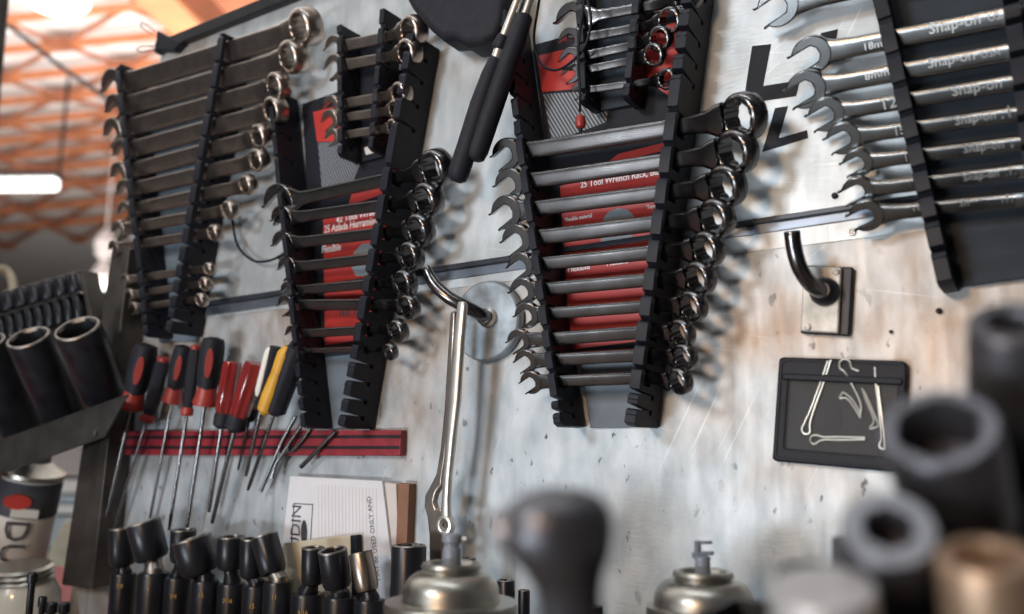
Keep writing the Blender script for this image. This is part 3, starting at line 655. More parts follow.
def ring_prism(bm, o, i, off):
    k = len(o); vo = [bm.verts.new(q) for q in o]; vi = [bm.verts.new(q) for q in i]; wo = [bm.verts.new(q + off) for q in o]; wi = [bm.verts.new(q + off) for q in i]
    for a in range(k):
        b_ = (a + 1) % k
        bm.faces.new((vo[a], vo[b_], vi[b_], vi[a])); bm.faces.new((wo[b_], wo[a], wi[a], wi[b_]))
        bm.faces.new((vo[b_], vo[a], wo[a], wo[b_])); bm.faces.new((vi[a], vi[b_], wi[b_], wi[a]))
    return bm
obj('border', ring_prism(B(), rrect(0, 0, 1, 1, .05, .0085), rrect(.085, .20, .93, .87, .03, .0085), OUT * -.004), 'blk', t, bevel=.0014)
obj('welt', ring_prism(B(), rrect(.012, .012, .988, .985, .05, .0094), rrect(.03, .035, .97, .96, .05, .0094), OUT * -.001), 'blk', t, bevel=.0004)
obj('lip', prism(B(), rrect(.03, .155, .97, .215, .02, .0110), OUT * -.003), 'blk', t, bevel=.001)
obj('window', prism(B(), rrect(.08, .19, .935, .88, .03, .0080), OUT * -.0004), 'clear', t)
ov = [bil(pc, .44 + .075 * math.cos(2 * PI * k / 28), .56 + .17 * math.sin(2 * PI * k / 28) * (1 if True else 0), .0052) for k in range(28)]
obj('thumb_notch', prism(B(), ov, OUT * -.0006), 'card', t)
def cotter(label, pts, h, r=.0009):
    q = [wp(x, y, h if y > 379 else .0102) for x, y in pts]; b = tube(B(), smooth_path(q, 5), r, 8)
    tag(obj('cotter_pin', b, 'pin'), label, 'cotter pin', 'cotter pins in the pouch')
cotter('steel cotter pin sloping in the pouch, loop end down', [(831, 360), (824, 382), (814, 410), (810, 424), (810, 432), (805, 434), (802, 429), (805, 422), (812, 406), (820, 384), (828, 361)], .0068)
cotter('steel cotter pin lying flat along the pouch bottom', [(865, 437.5), (840, 437), (824, 437), (816, 435), (811, 437), (811, 442), (815, 444), (823, 440), (842, 440), (865, 439.5)], .0068)
cotter('steel cotter pin standing out of the pouch, round loop on top', [(859, 371), (852, 368), (850, 362), (845, 359), (840, 362), (840, 368), (845, 372), (852, 384), (861, 404), (860, 418)], .0072)
cotter('steel cotter pin slanting behind the window, middle of the pouch', [(843, 392), (840, 398), (846, 398), (852, 404), (861, 418), (859, 410), (851, 398), (843, 392)], .0062)
cotter('steel cotter pin slanting towards the upright one in the pouch', [(862, 388), (867, 402), (874, 420), (870, 428), (874, 428), (878, 424), (872, 408), (864, 390)], .0062)
cotter('steel cotter pin upright in the pouch at its far side', [(875, 367), (876, 384), (879, 410), (881, 436), (879, 446), (883, 449), (884, 444), (882, 420), (878, 386)], .0068)

# red magnetic bar and the screwdrivers
t = thing('magnetic_bar', 'red magnetic tool bar on the wall holding the screwdrivers', 'tool bar', wp(260, 456, 0))
obj('body', slab([(118, 431), (401, 430), (400, 456), (117, 455)], .0002, .010), 'red_bar', t, bevel=.001)
obj('magnet_strip', slab([(119, 436), (400, 435), (400, 438), (119, 439)], .010, .0108), 'darkmetal', t)
obj('magnet_strip', slab([(118, 446), (399, 446), (399, 449), (118, 449)], .010, .0108), 'darkmetal', t)
GS = 'screwdrivers on the red magnetic bar'
def driver(label, top, hb, tip, rpx, kind, h=.024, shank=1.7, htip=None, tipkind='flat'):
    a, b_, c = wp(*top, h), wp(*hb, h - .003), wp(*tip, htip if htip is not None else max(.006, h - .012))
    r_ = rpx * mpp(a); ax = (a - b_).normalized(); Ln = (a - b_).length
    t = thing('screwdriver', label, 'screwdriver', c, GS)
    sr = shank * mpp(b_)
    obj('shaft', tube(B(), [b_ + ax * .01, b_, b_.lerp(c, .93), c], [sr, sr, sr, sr * .75], 12), 'steel_dark' if kind != 'amber' else 'chrome', t)
    if kind == 'redblack':
        obj('handle', lathe(B(), [(r_ * .75, Ln * .22), (r_ * .92, Ln * .36), (r_, Ln * .6), (r_ * .98, Ln * .85), (r_ * .85, Ln * .97), (r_ * .3, Ln)], b_, ax, 24, .10, 3), 'rubber', t)
        obj('collar', lathe(B(), [(r_ * .92, -.001), (r_ * 1.0, Ln * .03), (r_ * .85, Ln * .13), (r_ * .74, Ln * .25)], b_, ax, 24), 'red_pl', t)
        fc_ = (EYE - b_); fc_ = (fc_ - ax * fc_.dot(ax)).normalized(); sd0 = fc_.cross(ax).normalized(); fc_ = (fc_ + sd0 * .12).normalized(); pc_ = b_ + ax * Ln * .62 + fc_ * r_ * .80; sx = fc_.cross(ax).normalized() * r_ * .30
        bb = B(); loft(bb, [[pc_ + ax * (Ln * .22 * math.sin(u)) + sx * (math.cos(u)) + fc_ * z for u in [2 * PI * k / 20 for k in range(20)]] for z in (-.001, r_ * .22)])
        obj('inset', bb, 'red_pl', t, bevel=.0005)
    elif kind == 'slim':
        obj('handle', lathe(B(), [(r_ * .7, Ln * .06), (r_ * .9, Ln * .2), (r_, Ln * .5), (r_, Ln * .85), (r_ * .85, Ln * .96)], b_, ax, 24, .12, 6), 'rubber', t)
        obj('collar', lathe(B(), [(r_ * .8, -.002), (r_ * 1.05, 0), (r_ * 1.0, Ln * .07), (r_ * .8, Ln * .1)], b_, ax, 24), 'red_pl', t)
        obj('end_cap', lathe(B(), [(r_ * .85, Ln * .95), (r_ * .8, Ln * 1.0), (r_ * .3, Ln * 1.02)], b_, ax, 24), 'red_pl', t)
    elif kind in ('red', 'amber'):
        obj('handle', lathe(B(), [(r_ * .80, Ln * .16), (r_ * .97, Ln * .24), (r_, Ln * .55), (r_, Ln * .93), (r_ * .9, Ln), (r_ * .3, Ln * 1.01)], b_, ax, 48, .16, 6), 'red_clear' if kind == 'red' else 'amber', t, ang=50)
        obj('ferrule', lathe(B(), [(r_ * .55, -.004), (r_ * .95, 0), (r_ * .95, Ln * .15), (r_ * .8, Ln * .2)], b_, ax, 24), 'rubber', t)
    elif kind == 'white':
        obj('handle', lathe(B(), [(r_ * .6, 0), (r_ * .85, Ln * .1), (r_ * .9, Ln * .5), (r_, Ln * .9), (r_ * .8, Ln)], b_, ax, 24, .1, 6), 'rubber', t)
        s_ = b_ + OUT * r_ * .55 - Vector((r_ * .5, 0, 0)); bb = B(); tube(bb, [s_ + ax * Ln * .22, s_ + ax * Ln * .3, s_ + ax * Ln * .92, s_ + ax * Ln * .99], [r_ * .3, r_ * .5, r_ * .52, r_ * .3], 14); obj('stripe', bb, 'white_pl', t)
    elif kind == 'yellow':
        obj('handle', lathe(B(), [(r_ * .5, 0), (r_ * .85, Ln * .05), (r_ * .9, Ln * .4), (r_, Ln * .9), (r_ * .8, Ln)], b_, ax, 24, .08, 6), 'rubber', t)
        s_ = b_ + OUT * r_ * .55 - Vector((r_ * .55, 0, 0)); bb = B(); tube(bb, [s_ + ax * Ln * .0, s_ + ax * Ln * .06, s_ + ax * Ln * .25, s_ + ax * Ln * .6, s_ + ax * Ln * .9, s_ + ax * Ln * 1.02], [r_ * .3, r_ * .62, r_ * .66, r_ * .56, r_ * .62, r_ * .3], 16); obj('grip_stripe', bb, 'yellow', t)
    return t
driver('big screwdriver with black and red handle, nearest the socket shelf', (147, 344), (131, 408), (91, 585), 13, 'redblack', .034)
driver('slim dark screwdriver with a red collar low beside the biggest black-red one', (164, 358), (147, 420), (95, 588), 7, 'slim', .024, 1.5)
driver('black and red screwdriver half hidden behind the thin capped one', (184, 345), (172, 402), (150, 518), 10, 'redblack', .022, 1.5)
driver('thin dark screwdriver with red cap and red ring', (196, 346), (187, 414), (169, 530), 6, 'slim', .034, 1.8)
driver('wide screwdriver with black handle and bright red inset beside the clear red handles', (214, 337), (205, 405), (187, 528), 12.5, 'redblack', .034, 1.9)
driver('clear red fluted screwdriver beside the black and red handles', (233, 362), (222, 425), (209, 512), 9.5, 'red', .028, 2.1)
driver('clear amber-red fluted screwdriver beside the white-striped one', (256, 363), (235, 428), (212, 523), 11, 'red', .034, 2.2)
driver('slender clear amber screwdriver tucked behind the white-striped one', (265, 367), (250, 418), (238, 470), 6, 'amber', .018, 1.3)
driver('black screwdriver with a white stripe along its handle', (277, 347), (261, 410), (246, 476), 8.5, 'white', .030, 1.9)
driver('yellow and black screwdriver with a worn handle', (298, 348), (274, 414), (248, 490), 13, 'yellow', .038, 2.0)
def pick(label, pts, r, h, m='steel_dark'):
    q = [wp(x, y, h) for x, y in pts]; q.insert(1, q[0].lerp(q[1], .02)); rr = [r * .5 * mpp(q[0])] + [r * mpp(k) for k in q[1:]]
    tag(obj('steel_bit', tube(B(), q, rr, 10), m), label, 'bit', 'loose bits on the red magnetic bar')
pick('long steel bit crossing the red bar under the yellow screwdriver', [(296, 416), (282, 442), (261, 491)], 2.0, .014, 'chrome')
pick('bent steel bit with a star tip beside the long one', [(307, 417), (292, 440), (276, 464), (272, 478)], 2.0, .016)
pick('steel bit with a hooked end lying over the red bar, near the rack foot', [(313, 425), (303, 440), (294, 450), (280, 454), (275, 470)], 1.8, .013)
pick('short steel bit standing alone on the red bar, near the paper', [(336, 431), (318, 450), (301, 467)], 2.3, .014)

# papers and boards leaning on the wall
t = thing('brochure', 'white ruled brochure with a boxed logo, leaning against the wall', 'brochure', wp(335, 590, .012))
obj('sheet', slab([(290, 476), (382, 481), (406, 686), (266, 686)], .010, .013), 'paper', t, bevel=.0003)
for k in range(18):
    x0 = 318 + k * 3.4; b = slab([(x0, 484 + k * .25), (x0 + .7, 484 + k * .25), (x0 + 1.0 + k * .08, 596), (x0 + .3 + k * .08, 596)], .013, .0131); obj('ruled_line', b, 'lilac_paper', t)
obj('logo_box', ring_prism(B(), [wp(x, y, .0133) for x, y in ((293.5, 503), (313, 504), (309, 575), (289, 575))], [wp(x, y, .0133) for x, y in ((294.3, 504), (312.2, 505), (308.2, 574), (289.8, 574))], OUT * -.0003), 'ink', t)
text('logo_text', 'UDIN', wp(299, 549, .0130), wp(301.5, 506, .0130), 'ink', t, OUT, 1.1)
b = B(); prism(b, [wp(304 + 3.2 * math.cos(2 * PI * k / 24), 533 + 13 * math.sin(2 * PI * k / 24), .0132) for k in range(24)], OUT * -.0002); obj('emblem', b, 'ink', t)
text('small_print', 'MAY BE USED ONLY AND', wp(380, 580, .0130), wp(371, 496, .0130), 'ink', t, OUT, 1.2)
plate_thing('folded_sheet', 'pale folded sheet standing behind the white brochure', 'paper', [(380, 482), (396, 484), (403, 686), (391, 686)], .006, .0095, 'lilac_paper')
plate_thing('board_strip', 'narrow brown board standing beside the white brochure', 'board', [(398, 483), (409, 484), (401, 686), (391, 686)], .0005, .012, 'brown_card', .0006)
t = thing('booklet', 'tan stained booklet standing in front of the white brochure', 'booklet', wp(320, 600, .02))
obj('cover', slab([(284, 543), (353, 535), (357, 686), (288, 686)], .017, .022), 'tan_paper', t, bevel=.0005)
obj('spine', slab([(350, 535.5), (356, 535), (360, 686), (354, 686)], .015, .0235), 'card', t, bevel=.0006)

# ------------------------------------------------------------------ impact swivel sockets in front of the papers
GI = 'swivel impact sockets with gold numbers'
UI = [((124, 577), 11, 573, (122, 547), 12.5, 36, -4, '7/8', 119), ((154, 578), 14, 572, (148, 541), 16.5, 38, -13, '1', 139), ((178, 580), 11.5, 577, (183, 546), 12.5, 32, 0, '3/4', 166),
      ((206, 584), 12.5, 580, (196, 556), 19, 36, -13, '16', 187), ((232, 587), 12.5, 583, (231, 553), 13.5, 32, 0, '7/16', 214), ((257, 588), 12.5, 585, (252, 558), 12, 38, 1, '15', 239),
      ((279, 586), 13.5, 581, (269, 555), 13.5, 38, -22, '11', 266), ((308, 597), 15, 593, (313, 566), 11.5, 36, 1, '9/16', 291), ((340, 599), 15, 596, (335, 569), 14.5, 38, -2, '5', 320), ((370, 602), 14, 599, (364, 572), 12, 38, -15, '3', 352)]
desc = ['first swivel impact socket of the row, next to the steel post', 'second swivel impact socket of the row, wide tilted mouth, number 1', 'third swivel impact socket, upright shiny head behind a tilted one', 'fourth swivel impact socket, widest tilted head', 'fifth swivel impact socket, upright head below the screwdriver tips',
        'sixth swivel impact socket, upright head touching a strongly tilted one', 'seventh swivel impact socket, head strongly tilted over a shiny collar', 'eighth swivel impact socket, slim upright head in front of the tan booklet', 'ninth swivel impact socket, open mouth in front of the booklet spine', 'last swivel impact socket of the row, tilted brownish head']
BENCH = wp(300, 700, .06).z
for i, ((bx, by), br, bt_, (hx, hy), hr, hl, tl, num, nx) in enumerate(UI):
    h = .045 + .003 * (i % 2) + (.006 if i in (1, 3, 6, 8) else 0)
    P = wp(bx, bt_, h); rb = br * 1.1 * mpp(P); low = Vector((P.x, P.y, BENCH))
    t = thing('swivel_socket', desc[i], 'socket', low, GI)
    hh = P.z - BENCH
    obj('body', lathe(B(), [(rb * .9, 0), (rb, .002), (rb, hh - .003), (rb * .93, hh - .0004), (rb * .8, hh), (rb * .55, hh - .001), (0, hh - .002)], low, Vector((0, 0, 1)), 32), 'impact', t)
    Hc = wp(hx, hy, h + .002); rh = hr * mpp(Hc); Lh = hl * mpp(Hc)
    up = (Vector((0, 0, 1)) * math.cos(R(tl)) + Vector((1, 0, 0)) * math.sin(R(tl)) + OUT * (.22 if i in (1, 3, 8) else .05)).normalized()
    jc = P + Vector((0, 0, rb * .25)); base = Hc - up * Lh * .5
    obj('joint', tube(B(), [P - Vector((0, 0, .004)), P + Vector((0, 0, .002)), jc.lerp(base, .5), base + up * .004], [rb * .62, rb * .62, rb * .5, rh * .6], 16), 'impact_worn' if i in (1, 6) else 'impact', t)
    bm = B(); lathe(bm, [(rh * .55, -.001), (rh * .86, .001), (rh * .98, .005), (rh, Lh * .5), (rh, Lh - .0015), (rh * .97, Lh), (rh * .80, Lh), (rh * .74, Lh - .0015), (rh * .70, Lh - .010), (rh * .1, Lh - .011)], base, up, 36)
    hd = obj('socket_head', bm, 'impact' if i != 9 else 'steel_brown', t)
    bm = B(); pr = [(rh * 1.0, Lh - .0012), (rh * .985, Lh + .0004), (rh * .80, Lh + .0004), (rh * .76, Lh - .0012)]
    a, b_ = frame(up); loops = [[base + up * z + a * (r_ * math.cos(2 * PI * k / 36)) + b_ * (r_ * math.sin(2 * PI * k / 36)) for k in range(36)] for r_, z in pr]
    loft(bm, loops, cap=False); obj('rim', bm, 'impact_worn', hd)
    # gold number on the body
    q = wp(nx + 1, by + 24 - (6 if i < 3 else 2), h); fx_ = (EYE - low); fx_.z = 0; fx_.normalize(); sx_ = Vector((-fx_.y, fx_.x, 0))
    zz = P.z - (.013 + .003 * (i % 3)); c_ = Vector((low.x, low.y, zz)) + fx_ * (rb + .0001)
    c_ -= sx_ * rb * .25
    wdt = (.0022 + .0017 * len(num))
    text('number', num, c_ - sx_ * wdt / 2 - Vector((0, 0, .003)), c_ + sx_ * wdt / 2 - Vector((0, 0, .003)), 'gold', t, fx_, 1.25, size=.0058)

# bench top just below the frame carries them
BX0, BX1 = wp(60, 640, .0).x, 1.2
struct('workbench_slab', box(B(), Vector(((BX0 + BX1) / 2 - .05, -.30, BENCH - .02)), Vector(((BX1 - BX0) / 2 + .05, 0, 0)), Vector((0, .299, 0)), Vector((0, 0, .02))), 'wood')

def socket(label, P, axis, r_, Ln, m='impact', rim='impact_worn', name='socket', group=None, hexn=6, top=.76, step=None):
    axis = axis.normalized(); t = thing(name, label, 'socket', P, group)
    bm = B()
    pr = [(r_ * .86, 0), (r_ * .96, r_ * .08), (r_, r_ * .2)]
    if step: pr = [(r_ * step, 0), (r_ * step, Ln * .35), (r_, Ln * .48)]
    pr += [(r_, Ln - r_ * .12), (r_ * .94, Ln), (r_ * top, Ln)]
    lathe(bm, pr + [(r_ * top * .93, Ln - r_ * .15), (r_ * top * .86, Ln - r_ * 1.0), (0, Ln - r_ * 1.05)], P, axis, 40)
    bd = obj('body', bm, m, t)
    a, b_ = frame(axis); lp = []
    for rr_, z in ((r_ * .985, Ln - r_ * .05), (r_ * .94, Ln + r_ * .012), (r_ * top, Ln + r_ * .012), (r_ * top * .92, Ln - r_ * .12)):
        lp.append([P + axis * z + a * (rr_ * math.cos(2 * PI * k / 48)) * (1 - (.05 * math.cos(hexn * 2 * PI * k / 48) if rr_ < r_ * .8 else 0)) + b_ * (rr_ * math.sin(2 * PI * k / 48)) * (1 - (.05 * math.cos(hexn * 2 * PI * k / 48) if rr_ < r_ * .8 else 0)) for k in range(48)])
    bm = B(); loft(bm, lp, cap=False); obj('rim', bm, rim, bd)
    return t
UPZ = Vector((0, 0, 1))
def upright(label, px, ytop, rp, h, m='impact', **k):
    T = wp(px, ytop, h); r_ = rp * mpp(T); return socket(label, Vector((T.x, T.y, BENCH)), UPZ, r_, T.z - BENCH, m, group='black sockets on the bench', **k)
upright('tall black deep socket standing behind the silver can, beside the brochure', 409, 545, 17.5, .075)
upright('short black socket behind the silver can, on the side away from the brochure', 506, 580, 9, .06, step=.7)
upright('slim black socket between the silver can and the dark ratchet', 524, 590, 6, .05)
upright('small black socket peeking over the frame bottom, beside the blurred ratchet', 596, 606, 7, .05)
upright('black socket half hidden behind the silver can valve', 468, 558, 8, .05)

# spray cans
def can(label, cx, yr, rim_w, dome_w, fl_w, y_dome, y_fl, depth, kind):
    P = dp(cx, y_fl, depth); s = mpp(P)
    base = Vector((P.x, P.y, BENCH)); H = P.z - BENCH
    t = thing('spray_can', label, 'can', base, 'silver spray cans on the bench')
    f = lambda y: H + (y_fl - y) * s * 1.01
    rf, rd_, rr_ = fl_w * s, dome_w * s, rim_w * s
    obj('can_body', lathe(B(), [(rf * .95, 0), (rf * .97, .004), (rf * .97, H - .006), (rf, H - .004), (rf * 1.01, H), (rf, H + .003), (rf * .90, H + .0035)], base, UPZ, 56), 'can', t)
    yb = y_dome
    prof = [(rf * .93, H + .002), (rd_ * 1.10, f(yb + 5)), (rd_ * 1.02, f(yb + 2)), (rd_, f(yb - 3))]
    for k in range(1, 9):
        a = k / 8 * PI / 2; prof.append((rd_ * (.60 + .40 * math.cos(a)), f(yb - 3 - (yb - 3 - (yr + 8)) * math.sin(a))))
    prof += [(rr_ * .97, f(yr + 7.5)), (rr_ * .93, f(yr + 6))]
    obj('dome', lathe(B(), prof, base, UPZ, 56), 'can', t)
    obj('rim_cup', lathe(B(), [(rr_ * .93, f(yr + 7)), (rr_ * 1.0, f(yr + 5)), (rr_ * 1.02, f(yr + 3)), (rr_ * .98, f(yr)), (rr_ * .9, f(yr - .8)), (rr_ * .8, f(yr)), (rr_ * .7, f(yr + 4)), (rr_ * .3, f(yr + 4))], base, UPZ, 48), 'can', t)
    ax = base + UPZ * f(yr + 4)
    if kind == 0:
        w = 10 * s
        v = obj('valve', lathe(B(), [(w * .95, 0), (w * .92, 18 * s), (w * .75, 20 * s), (w * .75, 23 * s), (w, 25 * s), (w, 31 * s), (w * .85, 33 * s), (w * .4, 33 * s)], ax, UPZ, 28), 'plastic_grey', t)
        obj('nozzle', lathe(B(), [(.0014, 0), (.0014, .004), (.0006, .0045)], ax + UPZ * 28 * s + rt * w * .95 + OUT * w * .2, rt, 14), 'white_pl', v)
    else:
        w = 8 * s
        v = obj('valve', lathe(B(), [(w * 1.0, 0), (w * .95, 14 * s), (w * 1.05, 16 * s), (w * 1.0, 18 * s), (w * .4, 20 * s)], ax, UPZ, 24), 'plastic_grey', t)
        c = ax + UPZ * 26 * s
        b = B(); box(b, c - rt * 4.5 * s, rt * 2.6 * s, OUT * 3 * s, UPZ * 8 * s); box(b, c + UPZ * 6 * s + rt * 2 * s, rt * 8 * s, OUT * 2.4 * s, UPZ * 1.6 * s); box(b, c - UPZ * 4.6 * s + rt * 3 * s, rt * 8 * s, OUT * 2.4 * s, UPZ * 2 * s)
        box(b, c - rt * 8.2 * s - UPZ * 6 * s, rt * 2 * s, OUT * 2 * s, UPZ * 3 * s)
        obj('trigger', b, 'plastic_grey', v, bevel=.0005)
    return t
can('silver spray can without cap, below the hanging pliers', 451, 565, 30, 48.5, 66, 599, 606, .60, 0)
can('silver spray can without cap, forked nozzle, on the bare bright sheet', 704, 573, 30, 50, 57, 607, 611, .60, 1)

# ------------------------------------------------------------------ shelf with big sockets beyond the panel edge
hs = .10
t = thing('steel_shelf', 'dark slanting steel shelf carrying the big black sockets', 'shelf', wp(60, 440, hs))
fa = [wp(x, y, hs) for x, y in ((-90, 472), (128, 394), (122, 404), (104, 437), (-90, 507))]
obj('front_lip', prism(B(), fa, Vector((0, .003, 0))), 'shelf', t, bevel=.0008)
ta, tb = fa[0], fa[1]
obj('tray', prism(B(), [ta, tb, wp(116, 401, .03), ta + Vector((0, .07, 0))], Vector((0, 0, -.003))), 'shelf', t, bevel=.0006)
obj('bolt', lathe(B(), [(.005, 0), (.0045, .003), (.001, .0038)], wp(96, 433, hs), OUT, 14), 'impact_worn', t)
t = thing('steel_post', 'grimy upright steel post at the edge of the tool panel', 'post', wp(70, 590, .03))
obj('web', slab([(113, 240), (128, 240), (88, 588), (61, 585)], -.01, .028), 'postmetal', t, bevel=.002)
obj('flange', slab([(124, 240), (130, 240), (92, 588), (84, 588)], .0005, .036), 'postmetal', t, bevel=.0015)
sh_ax = (tb - ta).normalized()
def shelf_socket(label, mouth, rp, foot, h, rmul=1.):
    T, Bt = wp(*mouth, h), wp(*foot, h - .01); r_ = rp * mpp(T)
    ax = T - Bt; axis = (ax.normalized() + (EYE - T).normalized() * .95).normalized()
    return socket(label, T - axis * ax.length * 1.2, axis, r_, ax.length * 1.2, 'impact', group='big black sockets on the slanting shelf', top=.86)
shelf_socket('big black impact socket nearest the post on the shelf', (77, 328), 22.5, (103, 386), .097)
shelf_socket('big black impact socket, middle of the three on the shelf', (28, 337), 21, (58, 403), .104)
shelf_socket('big black impact socket cut by the picture edge on the shelf', (-16, 342), 20, (16, 418), .107)
# two-row socket rack behind
ha = .03
t = thing('socket_rack', 'grey steel rack holding two rows of small sockets behind the shelf', 'rack', wp(40, 335, ha))
obj('back', slab([(-60, 310), (80, 270), (90, 318), (72, 340), (-60, 380)], ha - .012, ha - .004), 'postmetal', t, bevel=.0008)
obj('end_plate', slab([(79, 270.5), (82, 270), (92, 316), (88, 318)], ha - .01, ha + .014), 'postmetal', t, bevel=.0006)
obj('ledge', slab([(-60, 331), (79, 291), (80, 293), (-60, 333.5)], ha - .01, ha + .010), 'impact_worn', t)
for row, (n_, x0, xs, yo, rp, ln) in enumerate(((7, 73, 13.2, 0, 6.6, 18), (10, 77, 9.6, 21, 4.8, 24))):
    for k in range(n_):
        x = x0 - xs * k; y = 271 + (80 - x) * .268 + yo + 3
        T, Bt = wp(x, y, ha + .004), wp(x + 3.2, y + ln, ha + .004)
        nm = 'upper' if row == 0 else 'lower'
        socket(f'{ords[k]} small socket from the end plate in the {nm} row of the grey socket rack', Bt, T - Bt, rp * mpp(T), (T - Bt).length, 'impact', group=f'sockets in the {nm} row of the grey rack')

# ------------------------------------------------------------------ under the shelf: can, jar, bolts, far clutter
D = 1.30
def Dp(x, y, d=D): return dp(x, y, d)
c0, c1 = Dp(34, 470), Dp(8, 590); axc = (c0 - c1); Lc = axc.length; s = mpp(c0)
t = thing('tin_can', 'white and black tin with big dark lettering, under the shelf', 'can', c1)
obj('body', lathe(B(), [(27 * s, 0), (28 * s, .003), (28 * s, Lc * .96), (27 * s, Lc * .97)], c1, axc, 40), 'cream', t)
obj('dark_band', lathe(B(), [(28.2 * s, Lc * .66), (28.5 * s, Lc * .67), (28.5 * s, Lc * .93), (28.2 * s, Lc * .94)], c1, axc, 40), 'ink', t)
obj('lid', lathe(B(), [(28 * s, Lc * .955), (30 * s, Lc * .97), (30 * s, Lc * 1.0), (26 * s, Lc * 1.01), (14 * s, Lc * 1.08), (12 * s, Lc * 1.16), (4 * s, Lc * 1.17)], c1, axc, 40), 'can', t)
fc = (EYE - c1); fc -= axc.normalized() * fc.dot(axc.normalized()); fc.normalize(); sd_ = axc.normalized().cross(fc).normalized()
if sd_.dot(rt) < 0: sd_ = -sd_
axn = axc.normalized()
q0 = c1 + axn * Lc * .64 + fc * 28.6 * s - sd_ * 14 * s
text('big_lettering', 'DUST', q0, q0 - axn * Lc * .60, 'ink', t, fc, 1.0, .001)
q1 = c1 + axn * Lc * .80 + fc * 28.4 * s - sd_ * 8 * s
b = B(); prism(b, [q1 + axn * Lc * .06 * math.sin(2 * PI * k / 24) + sd_ * 12 * s * math.cos(2 * PI * k / 24) for k in range(24)], fc * .002); obj('red_badge', b, 'red', t)
q1 = c1 + axn * Lc * .71 + fc * 28.4 * s
b = B(); box(b, q1, sd_ * 12 * s, axn * Lc * .035, fc * .001); obj('pale_label', b, 'cream', t)
j0 = Dp(22, 640, 1.15); jt = Dp(22, 578, 1.15); s = mpp(jt); UPJ = (jt - j0).normalized()
t = thing('glass_jar', 'cloudy glass jar with a ridged metal lid, under the shelf', 'jar', j0)
HJ = (jt - j0).length
obj('glass', lathe(B(), [(30 * s, 0), (35 * s, .004), (35 * s, HJ * .72), (30 * s, HJ * .9), (27 * s, HJ)], j0, UPJ, 36), 'glass', t)
obj('lid', lathe(B(), [(28 * s, HJ * .97), (30 * s, HJ * 1.0), (28 * s, HJ * 1.04), (30 * s, HJ * 1.09), (28 * s, HJ * 1.13), (29.5 * s, HJ * 1.17), (26 * s, HJ * 1.21), (2 * s, HJ * 1.21)], j0, UPJ, 36), 'can', t)
for k, (x, y, r_, lb) in enumerate(((33, 572, 4.2, 'tallest dark bolt standing in front of the jar'), (43, 596, 3.6, 'short dark bolt next to the tallest one by the jar'), (52, 602, 5, 'stubby dark bolt with a round head beside the jar'), (65, 602, 4.6, 'dark bolt standing nearest the steel post'))):
    T = Dp(x, y, .95); s = mpp(T)
    b = lathe(B(), [(r_ * s * .8, -.09), (r_ * s * .8, -.012), (r_ * s * 1.15, -.011), (r_ * s * 1.15, -.002), (r_ * s * .8, 0)], T, UPZ, 14)
    tag(obj('bolt', b, 'impact'), lb, 'bolt', 'dark bolts in front of the jar')
ST = Dp(20, 650, 1.1).z
struct('side_bench', box(B(), Vector((wp(30, 600, 0).x - .42, -.12, min(ST, BENCH) - .02)), Vector((.42, 0, 0)), Vector((0, .5, 0)), Vector((0, 0, .02))), 'red_bar')
# far cabinet and box
cq = dp(70, 520, 3.2)
t = thing('storage_cabinet', 'blurred pale blue cabinet with dark gaps, beyond the steel post', 'cabinet', Vector((cq.x, cq.y, 0)))
s = mpp(cq)
for k, (y0, y1, m_) in enumerate(((440, 470, 'lilac_paper'), (474, 486, 'roof'), (488, 496, 'cabinet'), (498, 506, 'roof'), (509, 537, 'cabinet'), (540, 575, 'teal'), (576, 640, 'teal'))):
    a, b_ = dp(70, y0, 3.2), dp(70, y1, 3.2); bb = B(); box(bb, Vector((cq.x, cq.y, (a.z + b_.z) / 2)), rt * 36 * s, fw * .12, UPZ * (a.z - b_.z) / 2); obj('shelf_bay' if k else 'cabinet_top', bb, m_, t)
bb = B(); box(bb, Vector((cq.x, cq.y, (b_.z) / 2)), rt * 36 * s, fw * .12, UPZ * b_.z / 2); obj('base', bb, 'teal', t)
q = dp(62, 555, 2.6); s = mpp(q)
b = B(); prism(b, [q + rt * x * s + UPZ * y * s for x, y in ((-20, -18), (14, -12), (16, 0), (4, 34), (-4, 30), (-16, 0))], fw * .1)
tag(obj('cloth_bundle', b, 'tan_paper', bevel=.01), 'pale yellowish cloth bundle blurred behind the steel post', 'cloth')
q = dp(6, 300, 2.05); s = mpp(q)
b = B(); pth = [q + rt * (-10 * s + 16 * s * math.cos(2 * PI * k / 24)) + UPZ * (10 * s + 22 * s * math.sin(2 * PI * k / 24)) for k in range(25)]; tube(b, pth, 4 * s, 8)
tag(obj('hose_coil', b, 'tan_paper'), 'tan blurred coil hung on the slim post above the small sockets', 'coil')
q = dp(62, 574, 2.6); s = mpp(q)
tag(obj('crate', box(B(), Vector((q.x, q.y, q.z / 2)), rt * 24 * s, Vector((fw.x, fw.y, 0)).normalized() * .12, UPZ * q.z / 2), 'teal', bevel=.004), 'teal crate under the pale cloth bundle', 'crate')

